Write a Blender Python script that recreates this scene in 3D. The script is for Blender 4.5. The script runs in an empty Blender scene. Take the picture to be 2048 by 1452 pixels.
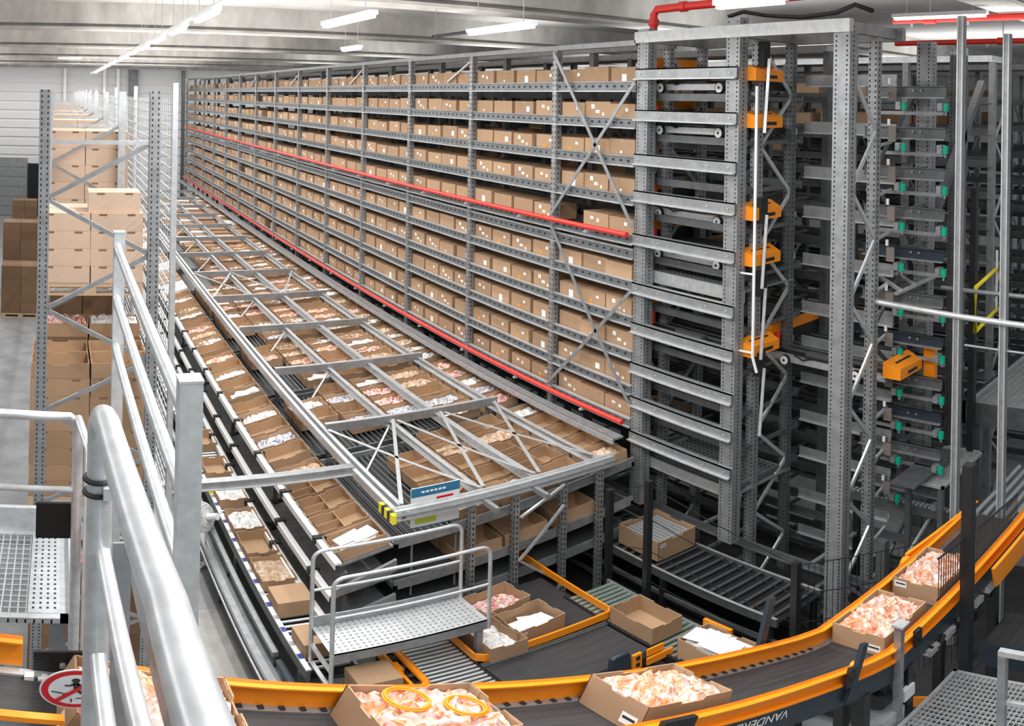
import bpy, math, random
from mathutils import Vector, Matrix
random.seed(7)
D = bpy.data
SC = bpy.context.scene
COL = SC.collection
PI = math.pi

# ---------------------------------------------------------------- camera, world, lights, exposure
CAMZ = 7.0
FPX = 1563.84
cam = D.cameras.new('camera')
cam.type = 'PANO'
cam.panorama_type = 'EQUIRECTANGULAR'
cam.longitude_min = -1024 / FPX
cam.longitude_max = 1024 / FPX
cam.latitude_max = 197.86 / FPX
cam.latitude_min = -(1452 - 197.86) / FPX
cam.clip_start = 0.05
cam.clip_end = 300
camo = D.objects.new('camera', cam)
COL.objects.link(camo)


def cam_axis(v):
    x, y, z = v
    r, p, w = -0.0173, 0.001, 0.5819
    x, z = x * math.cos(r) + z * math.sin(r), -x * math.sin(r) + z * math.cos(r)
    y, z = y * math.cos(p) - z * math.sin(p), y * math.sin(p) + z * math.cos(p)
    x, y = x * math.cos(w) + y * math.sin(w), -x * math.sin(w) + y * math.cos(w)
    return Vector((x, y, z))


R_, F_, U_ = cam_axis((1, 0, 0)), cam_axis((0, 1, 0)), cam_axis((0, 0, 1))
mw = Matrix.Identity(4)
for i in range(3):
    mw[i][0], mw[i][1], mw[i][2] = R_[i], U_[i], -F_[i]
mw[2][3] = CAMZ
camo.matrix_world = mw
SC.camera = camo

SC.view_settings.view_transform = 'Standard'
SC.view_settings.look = 'None'
SC.view_settings.gamma = 1
SC.view_settings.exposure = 0.0
world = D.worlds.new('world')
SC.world = world
world.use_nodes = True
bg = world.node_tree.nodes['Background']
bg.inputs[0].default_value = (0.93, 0.97, 1.0, 1)
bg.inputs[1].default_value = 0.36


def area(name, loc, sx, sy, power, color=(1, 0.99, 0.985), rot=(0, 0, 0)):
    l = D.lights.new(name, 'AREA')
    l.shape = 'RECTANGLE'
    l.size, l.size_y, l.energy, l.color = sx, sy, power, color
    o = D.objects.new(name, l)
    o.location = loc
    o.rotation_euler = rot
    COL.objects.link(o)
    return o


# light of the hanging tube rows along y, each with an added uplight
for x, y, ln, dn, upw in ((-3.3, 18, 40, 800, 420), (1.67, 20, 38, 850, 420), (3.30, 19, 38, 750, 330),
                          (5.36, 19, 38, 420, 330), (10.5, 18, 34, 90, 560), (19.0, 18, 34, 90, 600), (1.5, 1.0, 6, 130, 60)):  # rightmost row added to brighten the ceiling behind the rack
    area('lamp_row_light', (x, y, 7.84), 0.25, ln, dn)
    area('ceiling_fill_uplight', (x, y, 7.7), 2.2, ln, upw, rot=(math.pi, 0, 0))  # added fill facing up, wider than any fitting, brightens the ceiling
area('far_wall_fill_light', (2, 40.3, 7.9), 26, 0.4, 420, rot=(math.radians(25), 0, 0))  # added area light to brighten the far wall, no fittings modelled for it


# ---------------------------------------------------------------- helpers
class MB:
    def __init__(s):
        s.v, s.f, s.m, s.sm = [], [], [], []

    def add(s, vs, fs, m=0, smooth=False):
        b = len(s.v)
        s.v += [tuple(p) for p in vs]
        for f in fs:
            s.f.append([b + i for i in f])
            s.m.append(m)
            s.sm.append(smooth)

    def box(s, x0, x1, y0, y1, z0, z1, m=0):
        vs = [(x0, y0, z0), (x1, y0, z0), (x1, y1, z0), (x0, y1, z0), (x0, y0, z1), (x1, y0, z1), (x1, y1, z1), (x0, y1, z1)]
        s.add(vs, [(3, 2, 1, 0), (4, 5, 6, 7), (0, 1, 5, 4), (1, 2, 6, 5), (2, 3, 7, 6), (3, 0, 4, 7)], m)
        return s

    def cbox(s, x, y, z, sx, sy, sz, m=0):
        return s.box(x - sx / 2, x + sx / 2, y - sy / 2, y + sy / 2, z - sz / 2, z + sz / 2, m)

    def bar(s, p, q, w, h, m=0, up=(0, 0, 1)):
        p, q = Vector(p), Vector(q)
        d = (q - p).normalized()
        u = Vector(up)
        if abs(d.dot(u)) > 0.99:
            u = Vector((0, 1, 0))
        sd = d.cross(u).normalized()
        u = sd.cross(d).normalized()
        vs = []
        for b in (p, q):
            for a, c in ((-1, -1), (1, -1), (1, 1), (-1, 1)):
                vs.append(b + sd * (a * w / 2) + u * (c * h / 2))
        s.add(vs, [(0, 1, 2, 3), (7, 6, 5, 4), (0, 4, 5, 1), (1, 5, 6, 2), (2, 6, 7, 3), (3, 7, 4, 0)], m)
        return s

    def tube(s, pts, r, n=8, m=0, smooth=True, closed=False):
        pts = [Vector(p) for p in pts]
        k = len(pts)
        rings = []
        pu = None
        for i, p in enumerate(pts):
            if closed:
                d = (pts[(i + 1) % k] - pts[i - 1]).normalized()
            else:
                d = (pts[min(i + 1, k - 1)] - pts[max(i - 1, 0)]).normalized()
            if pu is None:
                pu = Vector((0, 0, 1)) if abs(d.z) < 0.9 else Vector((1, 0, 0))
            sd = d.cross(pu).normalized()
            u = sd.cross(d).normalized()
            pu = u
            sc = 1.0
            if (0 < i < k - 1) or closed:
                a = (pts[i] - pts[i - 1]).normalized()
                b = (pts[(i + 1) % k] - pts[i]).normalized()
                sc = min(1.6, 1 / max(0.3, math.cos(a.angle(b, 0) / 2)))
            rings.append([p + (sd * math.cos(2 * PI * j / n) + u * math.sin(2 * PI * j / n)) * r * (1 if sc < 1.02 else 1.0) for j in range(n)])
        vs = [v for rg in rings for v in rg]
        fs = []
        for i in range(k if closed else k - 1):
            for j in range(n):
                a, b = i * n + j, i * n + (j + 1) % n
                c, d2 = ((i + 1) % k) * n + (j + 1) % n, ((i + 1) % k) * n + j
                fs.append((a, d2, c, b))
        s.add(vs, fs, m, smooth)
        if not closed:
            s.add(rings[0], [tuple(range(n))], m)
            s.add(rings[-1], [tuple(reversed(range(n)))], m)
        return s

    def quad(s, a, b, c, d, m=0):
        s.add([a, b, c, d], [(0, 1, 2, 3)], m)
        return s

    def build(s, name, mats, parent=None, smooth=None, prefix=None):
        me = D.meshes.new(name)
        me.from_pydata(s.v, [], s.f)
        if not isinstance(mats, (list, tuple)):
            mats = [mats]
        for mt in mats:
            me.materials.append(mt)
        me.polygons.foreach_set('material_index', s.m)
        me.polygons.foreach_set('use_smooth', s.sm)
        me.update()
        o = D.objects.new(name, me)
        COL.objects.link(o)
        if parent is not None:
            o.parent = parent
            o.matrix_parent_inverse = WINV.get(parent.name, Matrix.Identity(4))
        return o


WINV = {}


def tag(o, label, cat, group=None, kind=None):
    o['label'] = label
    o['category'] = cat
    if group:
        o['group'] = group
    if kind:
        o['kind'] = kind
    return o


def thing(name, label, cat, loc=(0, 0, 0), group=None):
    """Empty at the base of a thing; parts of it are built in world coordinates."""
    o = D.objects.new(name, None)
    COL.objects.link(o)
    o.empty_display_size = 0.1
    o.location = loc
    WINV[o.name] = Matrix.Translation(-Vector(loc))
    return tag(o, label, cat, group)


def local_thing(name, label, cat, group=None):
    """Empty whose parts are built around its own origin (to be copied)."""
    o = D.objects.new(name, None)
    COL.objects.link(o)
    return tag(o, label, cat, group)


def struct(o):
    o['kind'] = 'structure'
    return o


def copy_tree(o, parent=None):
    c = o.copy()
    COL.objects.link(c)
    if parent is not None:
        c.parent = parent
    for ch in [x for x in o.children if x is not c]:
        copy_tree(ch, c)
    return c


ONES = 'zeroth first second third fourth fifth sixth seventh eighth ninth tenth eleventh twelfth thirteenth fourteenth fifteenth sixteenth seventeenth eighteenth nineteenth'.split()


def nth(n):
    if n < 20:
        return ONES[n]
    t = {2: 'twent', 3: 'thirt', 4: 'fort', 5: 'fift'}[n // 10]
    return t + 'ieth' if n % 10 == 0 else t + 'y-' + ONES[n % 10]


# ---------------------------------------------------------------- materials
MAT = {}


def mat(name, col, rough=0.6, metal=0.0, emit=None, estr=0, noise=None, bump=None, spec=None, alpha=None, rnd=0.0, coat=0):
    m = D.materials.new(name)
    m.use_nodes = True
    nt = m.node_tree
    b = nt.nodes['Principled BSDF']
    b.inputs['Base Color'].default_value = (*col, 1)
    b.inputs['Roughness'].default_value = rough
    b.inputs['Metallic'].default_value = metal
    if spec is not None:
        b.inputs['Specular IOR Level'].default_value = spec
    if emit:
        b.inputs['Emission Color'].default_value = (*emit, 1)
        b.inputs['Emission Strength'].default_value = estr
    last = None
    if noise:
        sc, lo, hi = noise[:3]
        tc = nt.nodes.new('ShaderNodeTexCoord')
        mp = nt.nodes.new('ShaderNodeMapping')
        if len(noise) > 3:
            mp.inputs['Scale'].default_value = noise[3]
        n = nt.nodes.new('ShaderNodeTexNoise')
        n.inputs['Scale'].default_value = sc
        n.inputs['Detail'].default_value = 5
        n.inputs['Roughness'].default_value = 0.62
        r = nt.nodes.new('ShaderNodeValToRGB')
        r.color_ramp.elements[0].position = 0.3
        r.color_ramp.elements[1].position = 0.7
        r.color_ramp.elements[0].color = (*[c * lo for c in col], 1)
        r.color_ramp.elements[1].color = (*[min(1, c * hi) for c in col], 1)
        nt.links.new(tc.outputs['Object'], mp.inputs[0])
        nt.links.new(mp.outputs[0], n.inputs['Vector'])
        nt.links.new(n.outputs['Fac'], r.inputs[0])
        last = r.outputs[0]
        if bump:
            bp = nt.nodes.new('ShaderNodeBump')
            bp.inputs['Strength'].default_value = bump
            bp.inputs['Distance'].default_value = 0.02
            nt.links.new(n.outputs['Fac'], bp.inputs['Height'])
            nt.links.new(bp.outputs[0], b.inputs['Normal'])
    if rnd:
        oi = nt.nodes.new('ShaderNodeObjectInfo')
        hs = nt.nodes.new('ShaderNodeHueSaturation')
        mr = nt.nodes.new('ShaderNodeMapRange')
        mr.inputs['To Min'].default_value = 1 - rnd
        mr.inputs['To Max'].default_value = 1 + rnd
        nt.links.new(oi.outputs['Random'], mr.inputs['Value'])
        nt.links.new(mr.outputs[0], hs.inputs['Value'])
        if last is not None:
            nt.links.new(last, hs.inputs['Color'])
        else:
            hs.inputs['Color'].default_value = (*col, 1)
        last = hs.outputs[0]
    if last is not None:
        nt.links.new(last, b.inputs['Base Color'])
    MAT[name] = m
    return m


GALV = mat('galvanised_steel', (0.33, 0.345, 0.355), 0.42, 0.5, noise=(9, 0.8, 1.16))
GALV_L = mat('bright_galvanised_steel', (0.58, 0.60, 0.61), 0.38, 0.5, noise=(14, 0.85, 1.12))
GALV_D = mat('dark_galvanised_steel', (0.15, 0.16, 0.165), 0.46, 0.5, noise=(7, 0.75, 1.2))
GALV_M = mat('mid_grey_galvanised_steel', (0.20, 0.215, 0.225), 0.45, 0.5, noise=(9, 0.8, 1.16))  # darker grey steel for the shelf rails
STEEL_B = mat('black_steel', (0.02, 0.021, 0.023), 0.45, 0.2)
NAVY = mat('dark_blue_paint', (0.025, 0.04, 0.055), 0.45, 0.1)
WHITE = mat('white_paint', (0.85, 0.86, 0.86), 0.4)
PIPE = mat('pale_pipe_steel', (0.60, 0.63, 0.65), 0.34, 0.5, noise=(18, 0.85, 1.12))
ORANGE = mat('orange_paint', (0.95, 0.30, 0.01), 0.38)
BELT = mat('black_belt', (0.036, 0.036, 0.038), 0.55, noise=(3, 0.7, 1.5, (0.4, 14, 1)))
RUBBER = mat('black_rubber', (0.012, 0.012, 0.012), 0.6)
HOLE = mat('punched_hole', (0.02, 0.02, 0.02), 0.8)
RED = mat('red_paint', (0.72, 0.03, 0.02), 0.35)
YELLOW = mat('yellow_paint', (0.9, 0.78, 0.02), 0.4)
CARD = mat('cardboard', (0.41, 0.262, 0.155), 0.8, noise=(3, 0.93, 1.06), rnd=0.12)
CARD_IN = mat('cardboard_inside', (0.45, 0.295, 0.175), 0.85, noise=(4, 0.93, 1.06), rnd=0.1)
CARD_P = mat('pale_cardboard', (0.68, 0.50, 0.375), 0.8, noise=(3, 0.95, 1.05), rnd=0.05)
CARD_D = mat('dark_cardboard', (0.23, 0.135, 0.075), 0.8, rnd=0.15)
TAPE = mat('packing_tape', (0.42, 0.27, 0.15), 0.35)
STICKER = mat('white_sticker', (0.86, 0.86, 0.84), 0.5)
INK = mat('black_ink', (0.03, 0.03, 0.035), 0.6)
PAPER = mat('white_paper', (0.85, 0.85, 0.83), 0.6)
WOOD = mat('pallet_wood', (0.62, 0.45, 0.29), 0.8, noise=(20, 0.8, 1.15, (1, 8, 8)))
CONC = mat('concrete_beam', (0.60, 0.585, 0.555), 0.85, noise=(2.2, 0.72, 1.15, (1, 1, 0.5)))
SLAB = mat('concrete_slab', (0.66, 0.65, 0.63), 0.85, noise=(1.2, 0.85, 1.1))
FLOOR = mat('concrete_floor', (0.30, 0.31, 0.32), 0.55, noise=(1.6, 0.72, 1.2))
FLOOR_L = mat('pale_concrete_floor', (0.42, 0.41, 0.39), 0.6, noise=(3, 0.75, 1.15))
WALLM = mat('wall_paint', (0.82, 0.83, 0.82), 0.7)
ROLLER = mat('steel_roller', (0.62, 0.65, 0.66), 0.3, 0.7)
ROLLER_D = mat('grey_roller', (0.10, 0.105, 0.11), 0.4, 0.3)
GREEN = mat('green_lens', (0.0, 0.42, 0.25), 0.3)
GREYBOX = mat('grey_plastic', (0.20, 0.17, 0.16), 0.6)
BLUEMARK = mat('blue_mark', (0.02, 0.04, 0.25), 0.5)
LAMP = mat('lamp_tube', (1, 1, 1), 0.5, emit=(1, 0.99, 0.96), estr=4.0)
SIGNRED = mat('sign_red', (0.70, 0.01, 0.02), 0.45)
SIGNBLUE = mat('sign_blue', (0.02, 0.16, 0.30), 0.5)
LIME = mat('lime_print', (0.55, 0.62, 0.05), 0.5)
DARK = mat('dark_panel', (0.008, 0.010, 0.012), 0.35)


def heap_mat(name, cols, scale):
    m = D.materials.new(name)
    m.use_nodes = True
    nt = m.node_tree
    b = nt.nodes['Principled BSDF']
    b.inputs['Roughness'].default_value = 0.22
    tc = nt.nodes.new('ShaderNodeTexCoord')
    n = nt.nodes.new('ShaderNodeTexNoise')
    n.inputs['Scale'].default_value = scale
    n.inputs['Detail'].default_value = 3
    n.inputs['Distortion'].default_value = 1.6
    r = nt.nodes.new('ShaderNodeValToRGB')
    el = r.color_ramp.elements
    k = len(cols)
    el[0].position, el[1].position = 0.3, 0.7
    el[0].color, el[1].color = (*cols[0], 1), (*cols[-1], 1)
    for i in range(1, k - 1):
        e = el.new(0.3 + 0.4 * i / (k - 1))
        e.color = (*cols[i], 1)
    oi = nt.nodes.new('ShaderNodeObjectInfo')
    va = nt.nodes.new('ShaderNodeVectorMath')
    va.operation = 'ADD'
    nt.links.new(tc.outputs['Object'], va.inputs[0])
    nt.links.new(oi.outputs['Random'], va.inputs[1])
    nt.links.new(va.outputs[0], n.inputs['Vector'])
    nt.links.new(n.outputs['Fac'], r.inputs[0])
    nt.links.new(r.outputs[0], b.inputs['Base Color'])
    return m


BAG_O = heap_mat('orange_goods_in_clear_bags', [(0.62, 0.20, 0.10), (0.72, 0.50, 0.45), (0.78, 0.66, 0.62), (0.74, 0.25, 0.05), (0.70, 0.55, 0.50), (0.62, 0.16, 0.05)], 6.5)
BAG_W = heap_mat('white_goods_in_clear_bags', [(0.35, 0.33, 0.32), (0.8, 0.8, 0.8), (0.86, 0.86, 0.85), (0.6, 0.58, 0.56), (0.45, 0.4, 0.36)], 13)
BAG_B = heap_mat('dark_blue_goods_in_clear_bags', [(0.05, 0.06, 0.13), (0.65, 0.66, 0.7), (0.8, 0.8, 0.82), (0.1, 0.1, 0.16), (0.5, 0.5, 0.52)], 14)
BAG_R = heap_mat('red_goods_in_clear_bags', [(0.6, 0.05, 0.03), (0.75, 0.45, 0.4), (0.8, 0.75, 0.72), (0.6, 0.1, 0.06), (0.3, 0.05, 0.03)], 14)
BAG_K = heap_mat('mixed_parts', [(0.40, 0.28, 0.17), (0.6, 0.5, 0.4), (0.55, 0.32, 0.16), (0.75, 0.68, 0.58), (0.3, 0.2, 0.12)], 15)


def cladding():
    m = D.materials.new('ribbed_wall_cladding')
    m.use_nodes = True
    nt = m.node_tree
    b = nt.nodes['Principled BSDF']
    b.inputs['Roughness'].default_value = 0.6
    b.inputs['Base Color'].default_value = (0.74, 0.75, 0.745, 1)
    return m


CLAD = cladding()
# ================================================================ THE SETTING
Z = lambda rel: CAMZ + rel
mb = MB().box(-14, 32, -4, 44, -0.3, 0.0)
struct(mb.build('floor', FLOOR))
mb = MB().box(-14, 32, -4, 44, 8.9, 9.2)
struct(mb.build('ceiling', SLAB))
# far wall of horizontally ribbed cladding
mb = MB().box(-14, 32, 43.75, 44, 0, 8.9)
z = 0.0
while z < 8.8:
    mb.box(-14, 32, 43.68, 43.76, z, z + 0.36)
    z += 0.5
struct(mb.build('wall_far', CLAD))
struct(MB().box(-14.2, -14, -4, 44, 0, 9.2).build('wall_left', WALLM))
struct(MB().box(32, 32.2, -4, 44, 0, 9.2).build('wall_right', WALLM))
for i, x in enumerate((0.35, 2.55, 3.3, 4.0, 7.0, 12.0)):
    w = 0.16 if i != 3 else 0.5
    struct(MB().box(x, x + w, 43.35, 43.68, 0, 8.35).build('trim_%d' % (i + 1), WHITE if i < 3 else GALV_D))
# dock door and dark gap at the foot of the far wall
d = MB().box(-9, -1.6, 43.5, 43.67, 0, 3.3)
for k in range(6):
    d.box(-9, -1.6, 43.47, 43.5, 0.06 + k * 0.55, 0.5 + k * 0.55)
struct(d.build('door_1', GALV))
struct(MB().box(-1.55, -0.2, 43.45, 43.67, 0, 3.0).build('door_2', DARK))
# concrete ceiling beams across the hall
for i, y in enumerate((3.4, 10.0, 16.3, 22.9, 29.6, 36.3, 42.9)):
    b = MB()
    y1 = y + 0.55
    prof = [(y, 8.95), (y, 8.45), (y + .14, 8.44), (y + .14, 8.385), (y - .02, 8.38), (y - .02, 8.33), (y1 + .02, 8.33), (y1 + .02, 8.38), (y1, 8.42), (y1, 8.95)]  # groove above the bottom flange added to hold a dark line of shade
    n = len(prof)
    vs = [(-14, a, c) for a, c in prof] + [(32, a, c) for a, c in prof]
    b.add(vs, [(j, j + 1, j + 1 + n, j + n) for j in range(n - 1)])
    struct(b.build('ceiling_beam', CONC))


# ================================================================ LONG STORAGE RACK
def channel(b, x, y, z0, z1, dx, dy, m=0, hole=None, pitch=0.06, side=True):
    """upright post: web towards -x, flanges behind it, rows of punched holes"""
    t = 0.012
    b.box(x, x + t, y - dy / 2, y + dy / 2, z0, z1, m)
    b.box(x + t, x + dx, y - dy / 2, y - dy / 2 + t, z0, z1, m)
    b.box(x + t, x + dx, y + dy / 2 - t, y + dy / 2, z0, z1, m)
    if hole is not None:
        z = z0 + pitch
        hh = pitch * 0.42
        while z < z1 - pitch:
            for yy in (y - dy * 0.33, y + dy * 0.33):
                b.quad((x - .0015, yy + .008, z), (x - .0015, yy - .008, z), (x - .0015, yy - .008, z + hh), (x - .0015, yy + .008, z + hh), hole)
            if side:
                xx = x + dx * 0.5
                yy = y - dy / 2 - .0015
                b.quad((xx - .01, yy, z), (xx + .01, yy, z), (xx + .01, yy, z + hh), (xx - .01, yy, z + hh), hole)
            z += pitch


RX = 6.75
UPY = [9.1 + 2.4 * k for k in range(14)]
LV = [7.216, 6.74, 6.25, 5.75, 5.23, 4.62, 4.13, 3.65, 3.15, 2.66]
rack = thing('storage_rack', 'long galvanised steel storage rack full of brown cartons, beyond the picking area', 'rack', (RX, 9.1, 0))
for k, y in enumerate(UPY):
    b = MB()
    channel(b, RX - 0.03, y, 0, 7.72, 0.1, 0.10, 0, 1 if k < 6 else None, 0.075, k < 3)
    b.build('upright', [GALV, HOLE], rack)
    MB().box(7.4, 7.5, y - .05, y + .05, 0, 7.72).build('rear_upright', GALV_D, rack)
for i, z in enumerate(LV + [5.04]):
    b = MB()
    y0, y1 = 7.38, 40.4
    b.box(RX - .005, RX + .035, y0, y1, z - 0.075, z + 0.035, 0)
    b.box(RX - .035, RX + .035, y0, y1, z - 0.09, z - 0.075, 2)       # bottom lip
    b.box(RX - .02, RX + .035, y0, y1, z + 0.035, z + 0.05, 2 if i > 4 else 3)
    y = y0 + .1
    while y < 26:
        b.quad((RX - .0065, y + .05, z - .03), (RX - .0065, y, z - .03), (RX - .0065, y, z), (RX - .0065, y + .05, z), 1)
        y += 0.15
    b.build('shelf_rail', [GALV_M, HOLE, GALV_L, GALV], rack)
    if i < 10:
        b = MB().box(7.36, 7.42, y0, y1, z - .09, z + .02)
        y = y0 + .1
        while y < y1:
            b.box(RX + .035, 7.36, y, y + .05, z - .02, z)
            y += 0.3
        b.build('shelf_support', GALV_D, rack)
b = MB()
b.box(RX - .03, RX + .03, 7.38, 40.4, 7.72, 7.79)
b.build('top_rail', [GALV], rack)
MB().box(7.40, 7.46, 7.38, 40.4, 7.72, 7.78).build("top_rail", GALV, rack)
for a, c in (((9.1, 7.7), (7.35, 5.4)), ((7.35, 7.25), (9.1, 5.35)), ((9.1, 5.2), (7.35, 2.95)), ((7.35, 4.55), (9.1, 2.75))):
    MB().bar((RX - .06, a[0], a[1]), (RX - .06, c[0], c[1]), 0.05, 0.012, up=(1, 0, 0)).build('cross_brace', GALV, rack)
for k in (1, 3, 5, 7, 9, 11):
    y = UPY[k]
    MB().bar((RX + .02, y, 7.68), (RX + .02, y + .9, 7.3), 0.04, 0.02).build('knee_brace', WHITE, rack)


# cartons -----------------------------------------------------------
def carton_mesh(name, sx, sy, sz, stickers, mats, face='x'):
    b = MB()
    b.box(-sx / 2, sx / 2, -sy / 2, sy / 2, 0, sz, 0)
    # tape seam over the top, and a slight gap line of the flaps
    b.quad((-sx / 2, -.025, sz + .001), (sx / 2, -.025, sz + .001), (sx / 2, .025, sz + .001), (-sx / 2, .025, sz + .001), 2)
    b.quad((-sx / 2 - .001, .025, sz - .05), (-sx / 2 - .001, -.025, sz - .05), (-sx / 2 - .001, -.025, sz), (-sx / 2 - .001, .025, sz), 2)
    for (u, v, w, h, m) in stickers:
        x = -sx / 2 - .002
        b.quad((x, u + w / 2, v - h / 2), (x, u - w / 2, v - h / 2), (x, u - w / 2, v + h / 2), (x, u + w / 2, v + h / 2), m)
    me_o = b.build(name, mats)
    return me_o


CM = [CARD, STICKER, TAPE, ORANGE, INK]
variants = [[], [(-.1, .2, .06, .06, 1)], [(.08, .2, .07, .05, 1), (-.05, .17, .05, .06, 1)], [(-.12, .15, .09, .1, 1)],
            [(.02, .1, .04, .04, 1)], [(.1, .22, .07, .07, 1), (.0, .14, .08, .05, 1), (-.12, .1, .04, .05, 1)], [(-.02, .12, .10, .13, 1)],
            [(.05, .1, .06, .06, 3), (-.1, .2, .06, .05, 1)], []]
cart_src = [carton_mesh('carton', 0.42, 0.53, 0.30, v, CM) for v in variants]
cart_me = [o.data for o in cart_src]
for o in cart_src:
    D.objects.remove(o)
slots = []
for r, z in enumerate(LV):
    ys = [7.72, 8.24, 8.76] if r != 4 else [7.72, 8.24]
    n = 0
    for y0 in UPY[:-1]:
        ys += [y0 + .33 + .58 * k for k in range(4)]
    for y in ys:
        n += 1
        slots.append((math.hypot(7.0, y), r, n, y, z))
near = sorted(slots)[:285]
nearset = set((s[1], s[2]) for s in near)
far = MB()
for dist, r, n, y, z in slots:
    h = random.choice((0.23, 0.24, 0.255))
    dx = random.uniform(-.015, .02)
    if (r, n) in nearset:
        vi = random.randrange(9)
        o = D.objects.new('carton', cart_me[vi])
        COL.objects.link(o)
        o.location = (7.02 + dx, y + random.uniform(-.012, .012), z)
        o.scale = (1, random.uniform(.94, 1.0), h / .30)
        tag(o, 'brown carton, %s shelf down on the long rack, %s from the lift tower' % (nth(r + 1), nth(n)), 'carton', 'cartons on the long rack')
    else:
        if random.random() < 0.03:
            continue
        w = .53 * random.uniform(.93, 1)
        far.box(6.81 + dx, 7.23 + dx, y - w / 2, y + w / 2, z, z + h, random.choice((0, 0, 0, 1, 2)))
        if random.random() < .6:
            u, v = y + random.uniform(-.15, .15), z + random.uniform(.1, .22)
            x = 6.808 + dx
            far.quad((x, u + .035, v), (x, u - .035, v), (x, u - .035, v + .07), (x, u + .035, v + .07), 3)
CARD2 = mat('cardboard_reddish', (0.36, 0.22, 0.13), 0.8)
CARD3 = mat('cardboard_light', (0.46, 0.31, 0.19), 0.8)
tag(far.build('distant_cartons', [CARD, CARD2, CARD3, STICKER]), 'rows of small brown cartons at the far end of the long rack', 'cartons', kind='stuff')


# red sprinkler pipes along the rack face -----------------------------------
def pipe_run(label, x, z, y0, y1):
    t = thing('sprinkler_pipe', label, 'pipe', (x, y0, z), 'red pipes along the long rack')
    MB().tube([(x, y0, z), (x, y1, z)], 0.036, 10).build('pipe', RED, t)
    y = y0 + 0.8
    while y < 30:
        b = MB().box(x - .05, x + .14, y - .02, y + .02, z - .075, z - .045)
        b.tube([(x - .01, y, z - .08), (x - .01, y, z - .04)], .02, 6)
        b.build('pipe_bracket', GALV_L, t)
        y += 1.6
    return t


pipe_run('upper red sprinkler pipe running along the long rack at half height', 6.60, Z(-1.70), 7.35, 40)
pipe_run('lower red sprinkler pipe running along the long rack above the trays', 6.58, Z(-4.29), 7.35, 40)
led = thing('cable_ledge', 'grey steel ledge running under the lower red pipe', 'ledge', (6.5, 7.3, 2.4))
b = MB().box(6.40, 6.56, 7.3, 40, Z(-4.50), Z(-4.47), 0)
b.box(6.38, 6.41, 7.3, 40, Z(-4.55), Z(-4.47), 1)
b.build('ledge_profile', [GALV, GALV_L], led)


# ================================================================ TRAYS (open cartons) AND WHAT LIES IN THEM
def tray_mesh(name, L=0.58, W=0.385, H=0.17, divider=False, stickers=(), notch=True, mats=None):
    b = MB()
    t = 0.007

    def wall(p, q, nrm, notch_w):
        p, q, nrm = Vector(p), Vector(q), Vector(nrm)
        ln = (q - p).length
        d = (q - p) / ln
        if notch_w:
            c = ln / 2
            prof = [(0, 0), (ln, 0), (ln, H), (c + notch_w, H), (c + notch_w - .012, H - .022), (c - notch_w + .012, H - .022), (c - notch_w, H), (0, H)]
        else:
            prof = [(0, 0), (ln, 0), (ln, H), (0, H)]
        k = len(prof)
        vs = [p + d * u + Vector((0, 0, v)) for u, v in prof]
        vi = [x - nrm * t for x in vs]
        b.add(vs, [tuple(range(k))], 0)
        b.add(vi, [tuple(reversed(range(k)))], 1)
        b.add(vs + vi, [(j, j + k, (j + 1) % k + k, (j + 1) % k) for j in range(k)], 1)

    x, y = L / 2, W / 2
    wall((-x, -y, 0), (x, -y, 0), (0, -1, 0), .09 if notch else 0)
    wall((x, -y, 0), (x, y, 0), (1, 0, 0), .06 if notch else 0)
    wall((x, y, 0), (-x, y, 0), (0, 1, 0), .09 if notch else 0)
    wall((-x, y, 0), (-x, -y, 0), (-1, 0, 0), .06 if notch else 0)
    b.box(-x + t, x - t, -y + t, y - t, 0.001, 0.006, 1)
    if divider:
        b.box(-.004, .004, -y + t, y - t, .006, H - .02, 1)
        b.box(-x + t, -.004, -.004, .004, .006, H - .02, 1)
    # folded corner flaps inside
    for sx in (-1, 1):
        for sy in (-1, 1):
            b.box(min(sx * (x - t - .004), sx * (x - t)), max(sx * (x - t - .004), sx * (x - t)), min(sy * (y - .09), sy * (y - t)), max(sy * (y - .09), sy * (y - t)), .006, H - .006, 1)
    for face, u, v, w, h in stickers:
        if face == '-x':
            b.quad((-x - .001, u + w / 2, v - h / 2), (-x - .001, u - w / 2, v - h / 2), (-x - .001, u - w / 2, v + h / 2), (-x - .001, u + w / 2, v + h / 2), 2)
            b.quad((-x - .0015, u + w * .4, v - h * .05), (-x - .0015, u - w * .4, v - h * .05), (-x - .0015, u - w * .4, v + h * .2), (-x - .0015, u + w * .4, v + h * .2), 3)
        else:
            b.quad((u - w / 2, -y - .001, v - h / 2), (u + w / 2, -y - .001, v - h / 2), (u + w / 2, -y - .001, v + h / 2), (u - w / 2, -y - .001, v + h / 2), 2)
            b.quad((u - w * .4, -y - .0015, v - h * .05), (u + w * .4, -y - .0015, v - h * .05), (u + w * .4, -y - .0015, v + h * .2), (u - w * .4, -y - .0015, v + h * .2), 3)
    o = b.build(name, mats or [CARD, CARD_IN, STICKER, INK])
    me = o.data
    D.objects.remove(o)
    return me


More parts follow.
